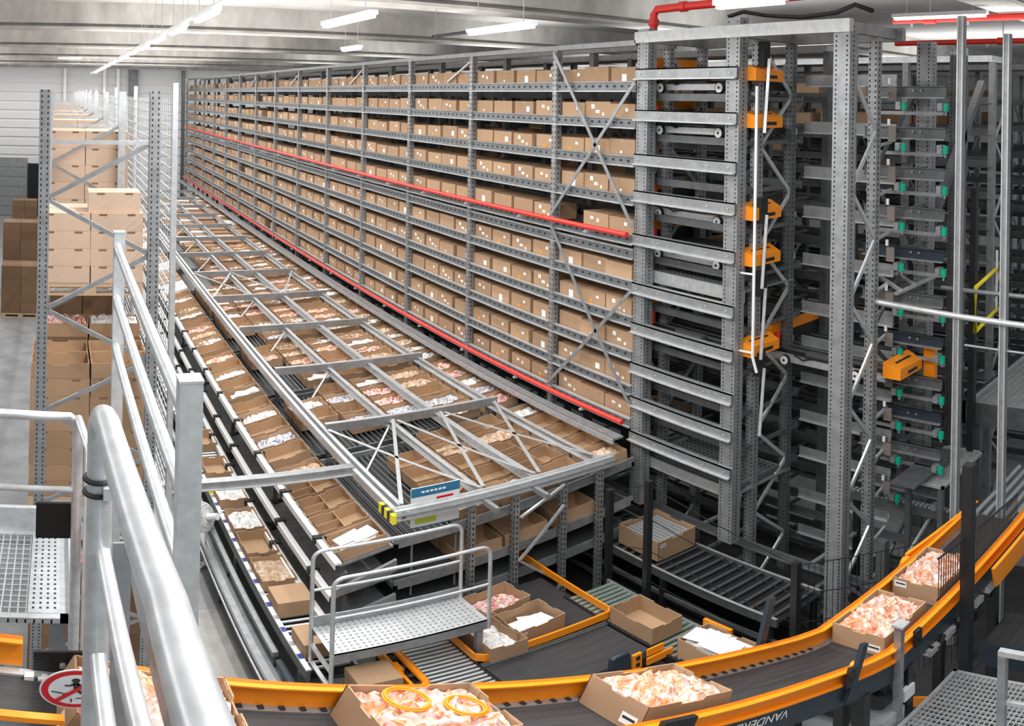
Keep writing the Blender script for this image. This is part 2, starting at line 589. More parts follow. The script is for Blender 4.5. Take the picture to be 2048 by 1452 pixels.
def heap_mesh(name, m, L=0.54, W=0.345, h=0.13, seed=0, nx=13, ny=9, rough=0.05, peak=0.03):
    rnd = random.Random(seed)
    b = MB()
    g = []
    for j in range(ny):
        for i in range(nx):
            ed = i in (0, nx - 1) or j in (0, ny - 1)
            u, v = i / (nx - 1) - .5, j / (ny - 1) - .5
            z = h + peak * (1 - 3 * (u * u + v * v)) + rnd.uniform(-rough, rough) * (0.5 if ed else 1)
            jx = 0 if ed else rnd.uniform(-.3, .3) * L / nx
            jy = 0 if ed else rnd.uniform(-.3, .3) * W / ny
            g.append((u * L + jx, v * W + jy, max(.02, z)))
    fs = []
    for j in range(ny - 1):
        for i in range(nx - 1):
            a = j * nx + i
            if rnd.random() < .5:
                fs += [(a, a + 1, a + nx + 1), (a, a + nx + 1, a + nx)]
            else:
                fs += [(a, a + 1, a + nx), (a + 1, a + nx + 1, a + nx)]
    b.add(g, fs)
    rim = [i for i in range(nx)] + [j * nx + nx - 1 for j in range(1, ny)] + [(ny - 1) * nx + i for i in range(nx - 2, -1, -1)] + [j * nx for j in range(ny - 2, 0, -1)]
    k = len(rim)
    top = [g[i] for i in rim]
    bot = [(p[0], p[1], .008) for p in top]
    b.add(top + bot, [(j, j + k, (j + 1) % k + k, (j + 1) % k) for j in range(k)] + [tuple(range(k, 2 * k))])
    o = b.build(name, m)
    me = o.data
    D.objects.remove(o)
    return me


def paper_mesh(seed):
    rnd = random.Random(seed)
    b = MB()
    for k in range(4):
        a = rnd.uniform(-.5, .5)
        cx, cy, z = rnd.uniform(-.12, .12), rnd.uniform(-.05, .05), .09 + .012 * k
        w, l = .10, .14
        c, s = math.cos(a), math.sin(a)
        pts = [(cx + c * u - s * v, cy + s * u + c * v) for u, v in ((-l, -w), (l, -w), (l, w), (-l, w))]
        tz = [z + rnd.uniform(-.015, .03) for _ in range(4)]
        b.add([(p[0], p[1], q) for p, q in zip(pts, tz)] + [(p[0], p[1], q - .004) for p, q in zip(pts, tz)],
              [(0, 1, 2, 3), (7, 6, 5, 4), (0, 4, 5, 1), (1, 5, 6, 2), (2, 6, 7, 3), (3, 7, 4, 0)])
    b.box(-.2, .2, -.13, .13, .008, .085)
    o = b.build('paper', PAPER)
    me = o.data
    D.objects.remove(o)
    return me


TRAY = [tray_mesh('open_tray'), tray_mesh('open_tray', divider=True), tray_mesh('open_tray', stickers=[('-x', .1, .08, .08, .05)]), tray_mesh('open_tray', notch=False)]
HEAPS = [('white', 'clear bags of white goods', BAG_W), ('blue', 'clear bags of dark blue goods', BAG_B), ('parts', 'small brown and beige parts', BAG_K),
         ('red', 'clear bags of red goods', BAG_R), ('orange', 'clear bags of orange goods', BAG_O)]
HME = {k: [heap_mesh('goods', m, L=.54, W=.345, h=.095, seed=i * 7 + j, rough=.04, peak=.025) for j in range(3)] for i, (k, t, m) in enumerate(HEAPS)}
HTXT = {k: t for k, t, m in HEAPS}
PME = [paper_mesh(i) for i in range(3)]


def put(me, name, loc, rot=(0, 0, 0), scale=None, parent=None):
    o = D.objects.new(name, me)
    COL.objects.link(o)
    o.location = loc
    o.rotation_euler = rot
    if scale:
        o.scale = scale
    return o


def place_tray(loc, rot, where, fill=None, mesh=None, group=None, name='open_tray', adj='open cardboard tray'):
    """a tray and, as a thing of its own, the goods lying in it"""
    what = {'white': 'white bagged goods', 'blue': 'dark blue bagged goods', 'parts': 'small parts', 'red': 'red goods', 'orange': 'orange goods', 'paper': 'white papers', None: 'nothing'}[fill]
    me = mesh or random.choice(TRAY)
    o = put(me, name, loc, rot)
    tag(o, '%s %s' % (adj, where), 'tray', group)
    if fill == 'paper':
        p = put(random.choice(PME), 'paper_sheets', Vector(loc) + Vector((0, 0, .006)), rot)
        tag(p, 'loose white papers in the tray ' + where, 'paper', kind='stuff')
    elif fill:
        p = put(random.choice(HME[fill]), 'bagged_goods', Vector(loc), rot)
        tag(p, {'white': 'white bagged goods', 'blue': 'dark blue bagged goods', 'parts': 'loose small parts', 'red': 'red bagged goods', 'orange': 'orange bagged goods'}[fill] + ' in the tray ' + where, 'goods', kind='stuff')
    return o


# ================================================================ STEEL GRID OVER THE TRAYS
GZ = 2.40
XB = (3.44, 4.44, 5.16, 6.06)
YC = [7.12, 9.57, 11.98, 14.42, 16.86, 19.3, 21.74, 24.2, 26.6, 29.0, 31.4, 33.8, 36.2]
grid = thing('overhead_steel_grid', 'galvanised steel grid of beams over the picking trays', 'steel frame', (3.44, 7.12, 0))
for i, x in enumerate(XB):
    b = MB()
    if i == 0:
        b.box(x - .075, x - .025, 7.05, 36.4, GZ - .12, GZ, 0)
        b.box(x + .025, x + .075, 7.05, 36.4, GZ - .12, GZ, 0)
        b.box(x - .025, x + .025, 7.05, 36.4, GZ - .12, GZ - .06, 1)
    else:
        w = .05 if i != 2 else .07
        b.box(x - .012, x + .012, 7.15, 36.4, GZ - .12, GZ - .012, 0)
        b.box(x - w, x + .012, 7.15, 36.4, GZ - .012, GZ, 0)
        b.box(x - w, x + .012, 7.15, 36.4, GZ - .12, GZ - .11, 0)
    b.build('long_beam', [GALV_L, GALV_D], grid)
for k, y in enumerate(YC):
    if k == 0:
        b = MB()
        b.box(3.36, 6.22, y - .06, y - .045, GZ - .10, GZ + .02, 0)
        b.box(3.36, 6.22, y - .09, y - .045, GZ - .10, GZ - .085, 0)
        b.box(3.36, 6.22, y - .045, y + .02, GZ - .01, GZ + .005, 0)
        b.box(3.36, 6.22, y - .09, y - .06, GZ - .045, GZ - .03, 1)
        b.box(3.36, 6.22, y + .02, y + .05, GZ - .06, GZ + .02, 0)
        b.build('end_rim', [GALV_L, GALV], grid)
    else:
        b = MB()
        b.box(3.50, 6.12, y - .035, y - .02, GZ - .06, GZ + .07, 0)
        b.box(3.50, 6.12, y - .02, y + .035, GZ + .055, GZ + .07, 1)
        b.build('cross_beam', [GALV, GALV_L], grid)
    for x in (3.52, 4.50, 5.22, 6.02):
        if k == 0 and x not in (4.50, 5.22):
            xx = {3.52: 4.24, 6.02: 6.0}[x]
        else:
            xx = x
        if k == 0 and x == 4.50:
            xx = 4.80
        if k == 0 and x == 5.22:
            xx = 5.46
        b = MB()
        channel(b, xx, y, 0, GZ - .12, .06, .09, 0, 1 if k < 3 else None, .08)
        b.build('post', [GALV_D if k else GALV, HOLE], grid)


def flat(p, q, w=.045, name='diagonal_brace', m=None, par=None, t=.008):
    return MB().bar(p, q, w, t).build(name, m or GALV_L, par or grid)


zt = GZ + .03
for a, c in (((4.44, 9.5), (3.48, 7.2)), ((3.5, 9.45), (4.42, 7.2)), ((5.16, 9.5), (4.46, 7.2)), ((4.48, 9.45), (5.14, 7.2)), ((6.04, 9.5), (5.2, 7.2)), ((5.2, 9.45), (6.02, 7.25))):
    flat((a[0], a[1], zt), (c[0], c[1], zt))
for a, c in (((3.5, 19.3), (4.44, 16.9)), ((4.44, 19.3), (3.5, 16.9)), ((4.46, 19.25), (5.14, 16.9)), ((5.14, 16.9), (6.04, 19.25)), ((3.5, 31.4), (4.44, 29)), ((4.46, 31.4), (5.14, 29))):
    flat((a[0], a[1], zt), (c[0], c[1], zt))
for y in YC[1:9]:
    MB().bar((4.46, y + .02, GZ - .05), (3.55, y - .9, 1.75), .025, .025).build('tie_rod', GALV_L, grid)
# thin front truss rods down at the end of the grid
for p, q in (((4.84, 7.03, 1.95), (5.44, 7.03, 2.25)), ((4.84, 7.03, 1.3), (5.44, 7.03, 1.95)), ((5.44, 7.03, .7), (4.84, 7.03, 1.3)), ((4.84, 7.03, .15), (5.44, 7.03, .7))):
    MB().bar(p, q, .03, .03).build('front_brace', GALV_L, grid)
# arm reaching out to the left at the first bay
arm = MB()
arm.box(1.0, 3.40, 8.28, 8.30, GZ - .08, GZ + .02, 0)
arm.box(1.0, 3.40, 8.30, 8.40, GZ + .01, GZ + .02, 0)
arm.box(1.0, 3.40, 8.24, 8.28, GZ - .08, GZ - .07, 1)
arm.build('side_arm', [GALV, GALV_L], grid)
# cantilever stubs poking out under the rim
for x in (4.36, 5.0):
    MB().box(x, x + .05, 6.78, 7.1, GZ - .12, GZ - .05).build('beam_stub', GALV, grid)
# hazard striped corner plate
b = MB()
for k in range(5):
    b.box(3.315, 3.36, 7.05 + k * .07, 7.12 + k * .07, GZ - .14, GZ - .02, k % 2)
b.build('hazard_plate', [YELLOW, STEEL_B], grid)['label'] = 'yellow and black striped corner plate'

# safety notice hung behind the rim
sg = thing('notice_board', 'white notice board with blue heading and red stripe behind the end rim', 'notice', (4.0, 7.3, 1.9))
b = MB()
bx0, bx1, by, z0, z1 = 3.62, 4.20, 7.26, 2.02, 2.56
b.box(bx0, bx1, by, by + .012, z0, z1, 0)
b.box(bx0 + .0, bx1, by - .003, by, z1 - .12, z1, 1)
b.box(bx0 + .30, bx0 + .50, by - .003, by, z1 - .20, z1 - .165, 2)
b.box(bx0 + .05, bx0 + .30, by - .003, by, z0 + .04, z0 + .12, 3)
b.box(bx0 - .01, bx1 + .01, by - .003, by + .013, z0 - .01, z0, 1)
board = b.build('board', [WHITE, SIGNBLUE, SIGNRED, LIME], sg)
b = MB()
for k in range(6):
    b.box(bx0 + .12 + k * .05, bx0 + .155 + k * .05, by - .005, by - .003, z1 - .075, z1 - .05)
b.build('heading_print', WHITE, board)
MB().box(bx0 + .02, bx0 + .04, by + .012, by + .03, 1.0, z1).build('stand', GALV, sg)
MB().box(bx1 - .04, bx1 - .02, by + .012, by + .03, 1.0, z1).build('stand', GALV, sg)

# ================================================================ FLOW RACK: tiers, white front rails
flow = thing('flow_rack', 'carton flow rack with white front rails and roller tiers under the steel grid', 'rack', (2.7, 7.1, 0))
DECK = lambda x: 1.88 + .085 * (x - 3.4)
for x, z, w in ((2.75, 1.86, .085), (2.69, 1.41, .075), (2.63, 1.05, .075)):
    b = MB()
    b.box(x - w / 2, x + w / 2, 7.05, 36, z - .03, z, 0)
    b.box(x - w / 2, x - w / 2 + .008, 7.05, 36, z - .09, z - .03, 0)
    b.box(x + w / 2 - .008, x + w / 2, 7.05, 36, z - .03, z + .025, 1)
    b.build('front_rail', [WHITE, RUBBER], flow)
    b = MB()
    y = 7.6
    while y < 20:
        MB().box(x - w / 2 - .02, x + w / 2 + .03, y, y + .07, z - .06, z + .03).build('rail_clip', RUBBER, flow)
        y += 1.22
for ti in range(3):
    dz = (0, -.62, -1.05)[ti]
    for k in range(len(YC) - 1):
        y0, y1 = YC[k] + .08, YC[k + 1] - .06
        if k > 5 and ti:
            continue
        b = MB()
        # side channels carrying the rollers, front to back
        for yy in (y0, y1 - .03):
            b.add([(3.42, yy, DECK(3.42) + dz - .08), (6.66, yy, DECK(6.66) + dz - .08), (6.66, yy, DECK(6.66) + dz + .055), (3.42, yy, DECK(3.42) + dz + .055),
                   (3.42, yy + .03, DECK(3.42) + dz - .08), (6.66, yy + .03, DECK(6.66) + dz - .08), (6.66, yy + .03, DECK(6.66) + dz + .055), (3.42, yy + .03, DECK(3.42) + dz + .055)],
                  [(0, 1, 2, 3), (7, 6, 5, 4), (3, 2, 6, 7), (0, 4, 5, 1), (1, 5, 6, 2), (0, 3, 7, 4)], 0)
        b.box(3.42, 3.46, y0, y1, DECK(3.42) + dz - .08, DECK(3.42) + dz - .01, 0)
        b.box(6.62, 6.66, y0, y1, DECK(6.6) + dz - .08, DECK(6.6) + dz - .01, 0)
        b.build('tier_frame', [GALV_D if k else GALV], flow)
        b = MB()
        if k < 5 and ti == 0:
            x = 3.5
            while x < 6.62:
                z = DECK(x) + dz - .012
                b.tube([(x, y0 + .03, z), (x, y1 - .03, z)], .016, 6)
                x += .075
            b.add([(3.46, y0, DECK(3.46) - .07), (6.62, y0, DECK(6.62) - .07), (6.62, y1, DECK(6.62) - .07), (3.46, y1, DECK(3.46) - .07)], [(0, 1, 2, 3)])
        else:
            b.add([(3.46, y0, DECK(3.46) + dz - .02), (6.62, y0, DECK(6.62) + dz - .02), (6.62, y1, DECK(6.62) + dz - .02), (3.46, y1, DECK(3.46) + dz - .02)], [(0, 1, 2, 3)])
        b.build('roller_bed', ROLLER_D, flow)
        # pick face shelf
        b = MB()
        fx0, fz0, fx1, fz1 = 2.80 - .06 * ti, 1.735 - .45 * ti, 3.40, 1.89 - .45 * ti
        b.add([(fx0, y0, fz0 - .02), (fx1, y0, fz1 - .02), (fx1, y1, fz1 - .02), (fx0, y1, fz0 - .02), (fx0, y0, fz0 - .05), (fx1, y0, fz1 - .05), (fx1, y1, fz1 - .05), (fx0, y1, fz0 - .05)],
              [(0, 1, 2, 3), (7, 6, 5, 4), (0, 4, 5, 1), (1, 5, 6, 2), (2, 6, 7, 3), (3, 7, 4, 0)])
        b.build('pick_shelf', GALV, flow)
for k, y in enumerate(YC[:9]):
    MB().box(2.80, 2.86, y - .04, y + .02, 0, 1.68).build('front_leg', GALV_D, flow)
    b = MB()
    for x in (2.78, 2.72, 2.66):
        pass
    MB().bar((2.62, y, .98), (2.83, y, .90), .04, .04).build('rail_bracket', GALV_D, flow)
    MB().bar((2.69, y, 1.34), (2.83, y, 1.30), .04, .04).build('rail_bracket', GALV_D, flow)
    MB().bar((2.75, y, 1.79), (2.83, y, 1.66), .04, .04).build('rail_bracket', GALV_D, flow)
# sheet metal end guides at the near end
b = MB()
b.add([(2.72, 7.02, 1.38), (3.36, 7.02, 1.62), (3.36, 7.06, 1.62), (2.72, 7.06, 1.38), (2.72, 7.02, 1.50), (3.36, 7.02, 1.78), (3.36, 7.06, 1.78), (2.72, 7.06, 1.50)],
      [(3, 2, 1, 0), (4, 5, 6, 7), (0, 1, 5, 4), (1, 2, 6, 5), (2, 3, 7, 6), (3, 0, 4, 7)])
b.build('end_guide', GALV, flow)
b = MB()
b.add([(2.70, 7.02, .90), (3.36, 7.02, 1.15), (3.36, 7.06, 1.15), (2.70, 7.06, .90), (2.70, 7.02, 1.02), (3.36, 7.02, 1.27), (3.36, 7.06, 1.27), (2.70, 7.06, 1.02)],
      [(3, 2, 1, 0), (4, 5, 6, 7), (0, 1, 5, 4), (1, 2, 6, 5), (2, 3, 7, 6), (3, 0, 4, 7)])
b.build('end_guide', GALV, flow)

# trays on the picking face and in the lanes
FACE = math.radians(-15)
fills_face = ['paper', None, None, None, 'parts', None, 'blue', None, 'white', None, 'paper', None, 'white', None, 'orange', None, 'white', 'parts', 'red', None, 'white', 'parts', None, 'white', None]
n = 0
for k in range(5):
    for j in range(5):
        y = YC[k] + .30 + .455 * j
        n += 1
        place_tray((3.095, y, 1.80), (0, FACE, 0), 'on the left picking face, %s from its near end' % nth(n), fills_face[n - 1],
                   TRAY[1] if n in (3, 4) else None, 'trays on the picking face')
lanes = [(3.80, 'first'), (4.42, 'second'), (5.04, 'third'), (5.66, 'fourth'), (6.32, 'fifth')]
LROT = -math.atan(.085)
for li, (x, nm) in enumerate(lanes):
    n = 0
    for k in range(7):
        for j in range(5):
            y = YC[k] + .34 + .44 * j
            n += 1
            if li == 0 and (k == 0 or (k < 4 and j in (0, 1)) or random.random() < .25):
                continue
            if li == 1 and k == 0 and j > 3:
                continue
            if li in (1, 2, 3, 4) and k == 1 and j == 0 and li < 3:
                continue
            if k > 4 and li in (0,):
                continue
            f = random.choice(['white', 'white', 'parts', 'parts', 'paper', 'paper', None, None, 'red', 'blue', 'orange'] if k else [None, None, None, 'parts', 'parts', 'white'])
            if k == 1 and j == 1:
                f = 'blue'
            place_tray((x, y, DECK(x) + .006), (0, LROT, 0), 'in the %s lane under the steel grid, %s from the near end' % (nm, nth(n)), f, None, 'trays under the steel grid')
# far end trays, too small to tell apart
b = MB()
for x, _ in lanes[1:]:
    for k in range(7, 12):
        for j in range(5):
            y = YC[k] + .34 + .44 * j
            b.box(x - .29, x + .29, y - .19, y + .19, DECK(x), DECK(x) + random.uniform(.1, .17), random.choice((0, 0, 0, 1)))
for k in range(5, 12):
    for j in range(5):
        y = YC[k] + .30 + .455 * j
        c_ = random.choice((0, 0, 0, 1))
        b.add([(2.81, y - .19, 1.74), (3.38, y - .19, 1.89), (3.38, y + .19, 1.89), (2.81, y + .19, 1.74), (2.78, y - .19, 1.87), (3.35, y - .19, 2.03), (3.35, y + .19, 2.03), (2.78, y + .19, 1.87)],
              [(3, 2, 1, 0), (4, 5, 6, 7), (0, 1, 5, 4), (1, 2, 6, 5), (2, 3, 7, 6), (3, 0, 4, 7)], c_)
tag(b.build('distant_trays', [CARD2, PAPER]), 'mass of small open trays at the far end of the steel grid', 'trays', kind='stuff')
# cartons on the second tier, seen from the open end
n = 0
for x, h in ((4.46, .22), (5.08, .22), (5.78, .24)):
    n += 1
    for j in range(2):
        o = put(TRAY[3], 'open_tray', (x, 7.42 + .42 * j, DECK(x) - .62 + .006), (0, LROT, 0), (1, 1, h / .17))
        tag(o, 'plain tray on the second tier below the end rim, %s from left, %s row' % (nth(n), ('front', 'back')[j]), 'tray', 'trays on the second tier')


# ================================================================ LIFT TOWER AT THE END OF THE RACK
tower = thing('lift_tower', 'tall galvanised shuttle lift tower at the near end of the long rack', 'lift', (RX, 5.8, 0))
for y, z0, z1 in ((7.27, 1.42, 7.93), (5.77, 1.42, 7.98), (4.31, 0, 7.85)):
    b = MB()
    channel(b, RX, y, z0, z1, .15, .20, 0, 1, .05)
    b.box(RX + .04, RX + .15, y - .03, y + .03, z0, z1, 0)
    b.build('tower_upright', [GALV, HOLE], tower)
TBZ = [7.35, 6.83, 6.27, 5.80, 5.24, 4.59, 4.05, 3.49, 3.0, 2.48]
for i, z in enumerate(TBZ):
    b = MB()
    b.box(RX - .035, RX - .02, 5.68, 7.37, z - .07, z + .07, 0)
    b.box(RX - .035, RX + .06, 5.68, 7.37, z + .055, z + .07, 0)
    b.box(RX - .075, RX - .02, 5.68, 7.37, z - .07, z - .055, 1)
    for y in (5.78, 6.1, 6.9, 7.28):
        b.tube([(RX - .045, y, z), (RX - .03, y, z)], .012, 6, 1)
    b.build('tower_beam', [GALV, GALV_L], tower)
b = MB()
b.box(RX - .03, RX + .05, 4.2, 7.4, 7.75, 7.89, 0)
b.build('top_beam', [GALV_L], tower)
MB().box(7.86, 7.94, 4.2, 7.4, 7.74, 7.9).build('top_beam', GALV, tower)
for y in (7.3, 5.77, 4.31):
    MB().box(RX, 7.95, y - .04, y + .04, 7.76, 7.88).build('top_tie', GALV, tower)


def zigzag(x0, x1, y, z0, z1, step, par, start=0, m=GALV_L, w=.045, name='lattice_brace'):
    z = z0
    s = start
    while z + step < z1:
        a, c = (x0, x1) if s == 0 else (x1, x0)
        MB().bar((a, y, z), (c, y, z + step), w, .025, up=(0, 1, 0)).build(name, m, par)
        z += step
        s = 1 - s


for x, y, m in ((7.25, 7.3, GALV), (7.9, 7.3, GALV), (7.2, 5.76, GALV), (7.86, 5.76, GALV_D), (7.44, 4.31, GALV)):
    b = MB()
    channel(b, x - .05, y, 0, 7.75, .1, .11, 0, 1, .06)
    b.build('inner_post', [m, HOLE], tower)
zigzag(7.27, 7.88, 7.27, .4, 7.7, .6, tower, 0, GALV)
zigzag(7.22, 7.84, 5.73, .5, 7.7, .6, tower, 0)
zigzag(6.9, 7.42, 4.27, .72, 7.8, .6, tower, 1)
for z in TBZ:
    b = MB()
    for x in (6.98, 8.06):
        b.box(x - .02, x + .02, 5.72, 7.32, z - .33, z - .24)
    b.bar((6.98, 5.74, z - .29), (8.06, 5.74, z - .29), .03, .05)
    b.bar((6.98, 7.32, z - .29), (8.06, 7.32, z - .29), .03, .05)
    b.build('shuttle_track', GALV_D, tower)
for z, lab in ((4.80, 'punched floor'), (2.12, 'punched floor')):
    b = MB().box(6.95, 7.9, 5.7, 7.3, z - .02, z, 0)
    b.box(6.92, 6.95, 5.7, 7.3, z - .14, z + .02, 1)
    y = 5.76
    while y < 7.28:
        x = 7.0
        while x < 7.88:
            b.quad((x, y, z + .001), (x + .03, y, z + .001), (x + .03, y + .03, z + .001), (x, y + .03, z + .001), 2)
            x += .075
        y += .075
    b.build('tower_floor', [GALV, GALV_L, HOLE], tower)
for i, z in enumerate([7.3, 6.72, 6.16, 5.66, 5.05, 4.42, 3.95, 3.45, 2.9, 2.35, 1.7, 1.1]):
    b = MB().box(8.03, 8.05, 4.36, 5.66, z - .07, z + .07, 0)
    b.box(8.0, 8.05, 4.36, 5.66, z - .08, z - .065, 1)
    b.bar((7.9, 4.31, z), (8.05, 4.38, z), .03, .05, 0)
    b.build('rear_beam', [GALV, GALV_L], tower)
    MB().bar((7.46, 4.33, z - .18), (8.0, 4.40, z - .14), .03, .03).build('side_tie', GALV_L, tower)
# white conduit on the outer edge and small black junction boxes
MB().tube([(6.86, 5.50, 7.2), (6.86, 5.50, 4.05), (6.9, 5.47, 3.85)], .018, 8).build('conduit', WHITE, tower)
for z in (5.05, 4.1):
    MB().bar((6.86, 5.50, z), (6.83, 5.70, z), .02, .02).build('conduit_bracket', WHITE, tower)
for z in (7.42, 5.62, 4.75, 3.75):
    b = MB().box(7.0, 7.12, 5.52, 5.60, z, z + .30)
    b.build('junction_box', STEEL_B, tower)
    MB().bar((7.08, 5.5, z + .1), (6.96, 5.46, z - .75), .035, .02).build('tension_strut', GALV_L, tower)
b = MB()
b.tube([(6.8, 5.9, 8.0), (6.9, 5.75, 8.06), (7.1, 5.6, 8.03), (7.0, 5.3, 7.99), (6.9, 4.9, 7.95), (6.85, 4.45, 7.97), (6.9, 4.25, 8.05), (7.1, 4.15, 8.0)], .025, 6)
b.build('top_cable', RUBBER, tower)


# shuttles --------------------------------------------------------------
def shuttle():
    t = local_thing('storage_shuttle', 'shuttle', 'shuttle')
    # origin: front wheel line, x=0 is the side towards the viewer, y runs along the rail
    b = MB().box(.02, .10, -.86, .86, -.03, .05, 0)
    b.box(.04, 1.06, -.86, -.80, -.02, .06, 1)
    b.box(.04, 1.06, .80, .86, -.02, .06, 1)
    b.box(1.0, 1.08, -.86, .86, -.03, .05, 0)
    b.build('chassis', [GALV_L, STEEL_B], t)
    for y in (-.5, .5):
        for x in (-.01, 1.09):
            w = MB()
            w.tube([(x - .02, y, 0), (x + .02, y, 0)], .068, 16, 0)
            w = w.build('wheel', RUBBER, t)
            h = MB().tube([(x - .024, y, 0), (x + .024, y, 0)], .058, 14, 1)
            h.tube([(x - .03, y, 0), (x + .03, y, 0)], .016, 8, 0)
            h.build('hub', [RUBBER, WHITE], w)
    b = MB().box(.14, .98, -.78, .78, .06, .085, 0)
    for k in range(6):
        b.box(.16 + .14 * k, .20 + .14 * k, -.78, .78, .085, .095, 1)
    b.build('load_deck', [STEEL_B, GALV_D], t)
    b = MB()
    b.add([(.06, .76, .25), (1.1, .76, .25), (1.1, .86, .25), (.06, .86, .25), (.06, .76, .40), (1.1, .76, .40), (1.1, .86, .36), (.06, .86, .36)],
          [(3, 2, 1, 0), (4, 5, 6, 7), (0, 1, 5, 4), (1, 2, 6, 5), (2, 3, 7, 6), (3, 0, 4, 7)], 0)
    b.box(.06, 1.1, .745, .76, .06, .26, 1)
    b.build('far_bumper', [ORANGE, STEEL_B], t)
    b = MB()
    b.add([(-.10, -1.12, .08), (.42, -1.12, .08), (.48, -.90, .08), (-.10, -.90, .08), (-.10, -1.12, .22), (.42, -1.12, .20), (.48, -.90, .27), (-.10, -.90, .27)],
          [(3, 2, 1, 0), (4, 5, 6, 7), (0, 1, 5, 4), (1, 2, 6, 5), (2, 3, 7, 6), (3, 0, 4, 7)], 0)
    b.box(.08, .30, -1.123, -1.12, .11, .15, 1)
    b.box(.0, .34, -1.02, -.99, .24, .25, 1)
    b.build('near_cover', [ORANGE, STEEL_B], t)
    MB().tube([(.1, .70, .1), (.1, .70, .3)], .035, 8).build('beacon', RED, t)
    b = MB().box(.06, .16, -.2, .25, .06, .12, 0)
    b.tube([(.02, -.3, .09), (.02, .35, .09)], .012, 6, 1)
    b.tube([(.02, .1, .09), (.0, .25, .04), (.02, .4, .09)], .01, 6, 1)
    b.build('drive_unit', [GALV_D, RUBBER], t)
    return t


sh0 = shuttle()
spots = [(7.185, 'topmost of the shuttles in the lift tower, under the highest beam'), (6.645, 'second shuttle from the top in the lift tower'),
         (5.58, 'third shuttle from the top in the lift tower, below the empty levels'), (5.04, 'fourth shuttle from the top in the lift tower'),
         (3.93, 'lowest shuttle in the lift tower, low behind the front beams')]
for i, (z, lab) in enumerate(spots):
    o = sh0 if i == 0 else copy_tree(sh0)
    o.location = (7.0, 6.67, z)
    tag(o, 'orange and black ' + lab, 'shuttle', 'shuttles in the lift tower')
o = copy_tree(sh0)
o.location = (7.62, 5.10, 3.80)
tag(o, 'orange and black shuttle on the right lift beside the green sensors', 'shuttle')
o['group'] = 'shuttles in the lift tower'

# ================================================================ RIGHT LIFT FRAME WITH SENSORS
rl = thing('sensor_lift_frame', 'steel lift frame with green sensors right of the lift tower', 'lift', (8.7, 4.27, 0))
b = MB()
channel(b, 8.62, 4.30, 0, 7.8, .16, .2, 0, 1, .05)
b.build('upright', [GALV, HOLE], rl)
b = MB()
channel(b, 9.6, 4.30, 0, 7.8, .16, .2, 0, 1, .05)
b.build('upright', [GALV_D, HOLE], rl)
RLZ = [.16, -.31, -.77, -1.23, -1.71, -2.25, -2.75, -3.27, -3.72, -4.2, -4.75]
for i, r in enumerate(RLZ):
    z = Z(r)
    b = MB().box(7.98, 8.0, 3.70, 4.75, z - .07, z + .07, 0)
    b.box(7.94, 8.0, 3.70, 4.75, z - .07, z - .055, 1)
    b.box(7.95, 8.0, 3.70, 4.75, z + .06, z + .07, 0)
    for y in (4.0, 4.1):
        b.tube([(7.97, y, z + .02), (7.95, y, z + .02)], .015, 6, 1)
    b.build('level_beam', [NAVY if i in (4, 6, 8) else GALV_D, GALV], rl)
    MB().box(8.0, 8.66, 4.25, 4.29, z - .03, z + .03).build('beam_arm', GALV_D, rl)
    b = MB()
    b.box(8.02, 8.05, 3.75, 4.75, z - .26, z - .22)
    b.build('level_tie', GALV, rl)
    for y, dz in ((4.19, -.16), (3.66, -.17)):
        x = 7.90
        b = MB()
        b.tube([(x, y, z + dz - .045), (x, y, z + dz + .045)], .033, 10, 0)
        b.tube([(x, y, z + dz - .09), (x, y, z + dz - .045)], .015, 6, 1)
        b.box(x - .02, x + .08, y + .04, y + .10, z + dz - .04, z + dz + .05, 1)
        b.bar((x, y, z + dz), (x, y + .06, z + dz), .02, .02, 1)
        b.build('sensor', [GREEN, GALV], rl)['label'] = 'green sensor lamp'
    MB().box(7.86, 7.88, 4.27, 4.37, z - .10, z + .07).build('sensor_plate', GREYBOX, rl)
    MB().box(7.84, 7.86, 4.34, 4.37, z + .09, z + .16).build('reflector', WHITE, rl)
zigzag(7.55, 8.65, 4.42, .5, 7.6, .95, rl, 0, GALV_D)
MB().bar((8.8, 4.25, 5.55), (10.4, 4.25, 7.35), .10, .10).build('heavy_brace', GALV_D, rl)
b = MB()
for x0 in (7.9, 8.25):
    b.bar((x0, 4.2, 4.85), (x0 + .55, 4.9, 4.9), .05, .03)
b.bar((7.8, 4.2, 4.83), (8.9, 4.2, 4.85), .05, .03)
b.build('white_ramp', GALV_L, rl)
MB().box(8.12, 8.2, 3.86, 4.0, 3.72, 4.12).build('orange_post', ORANGE, rl)

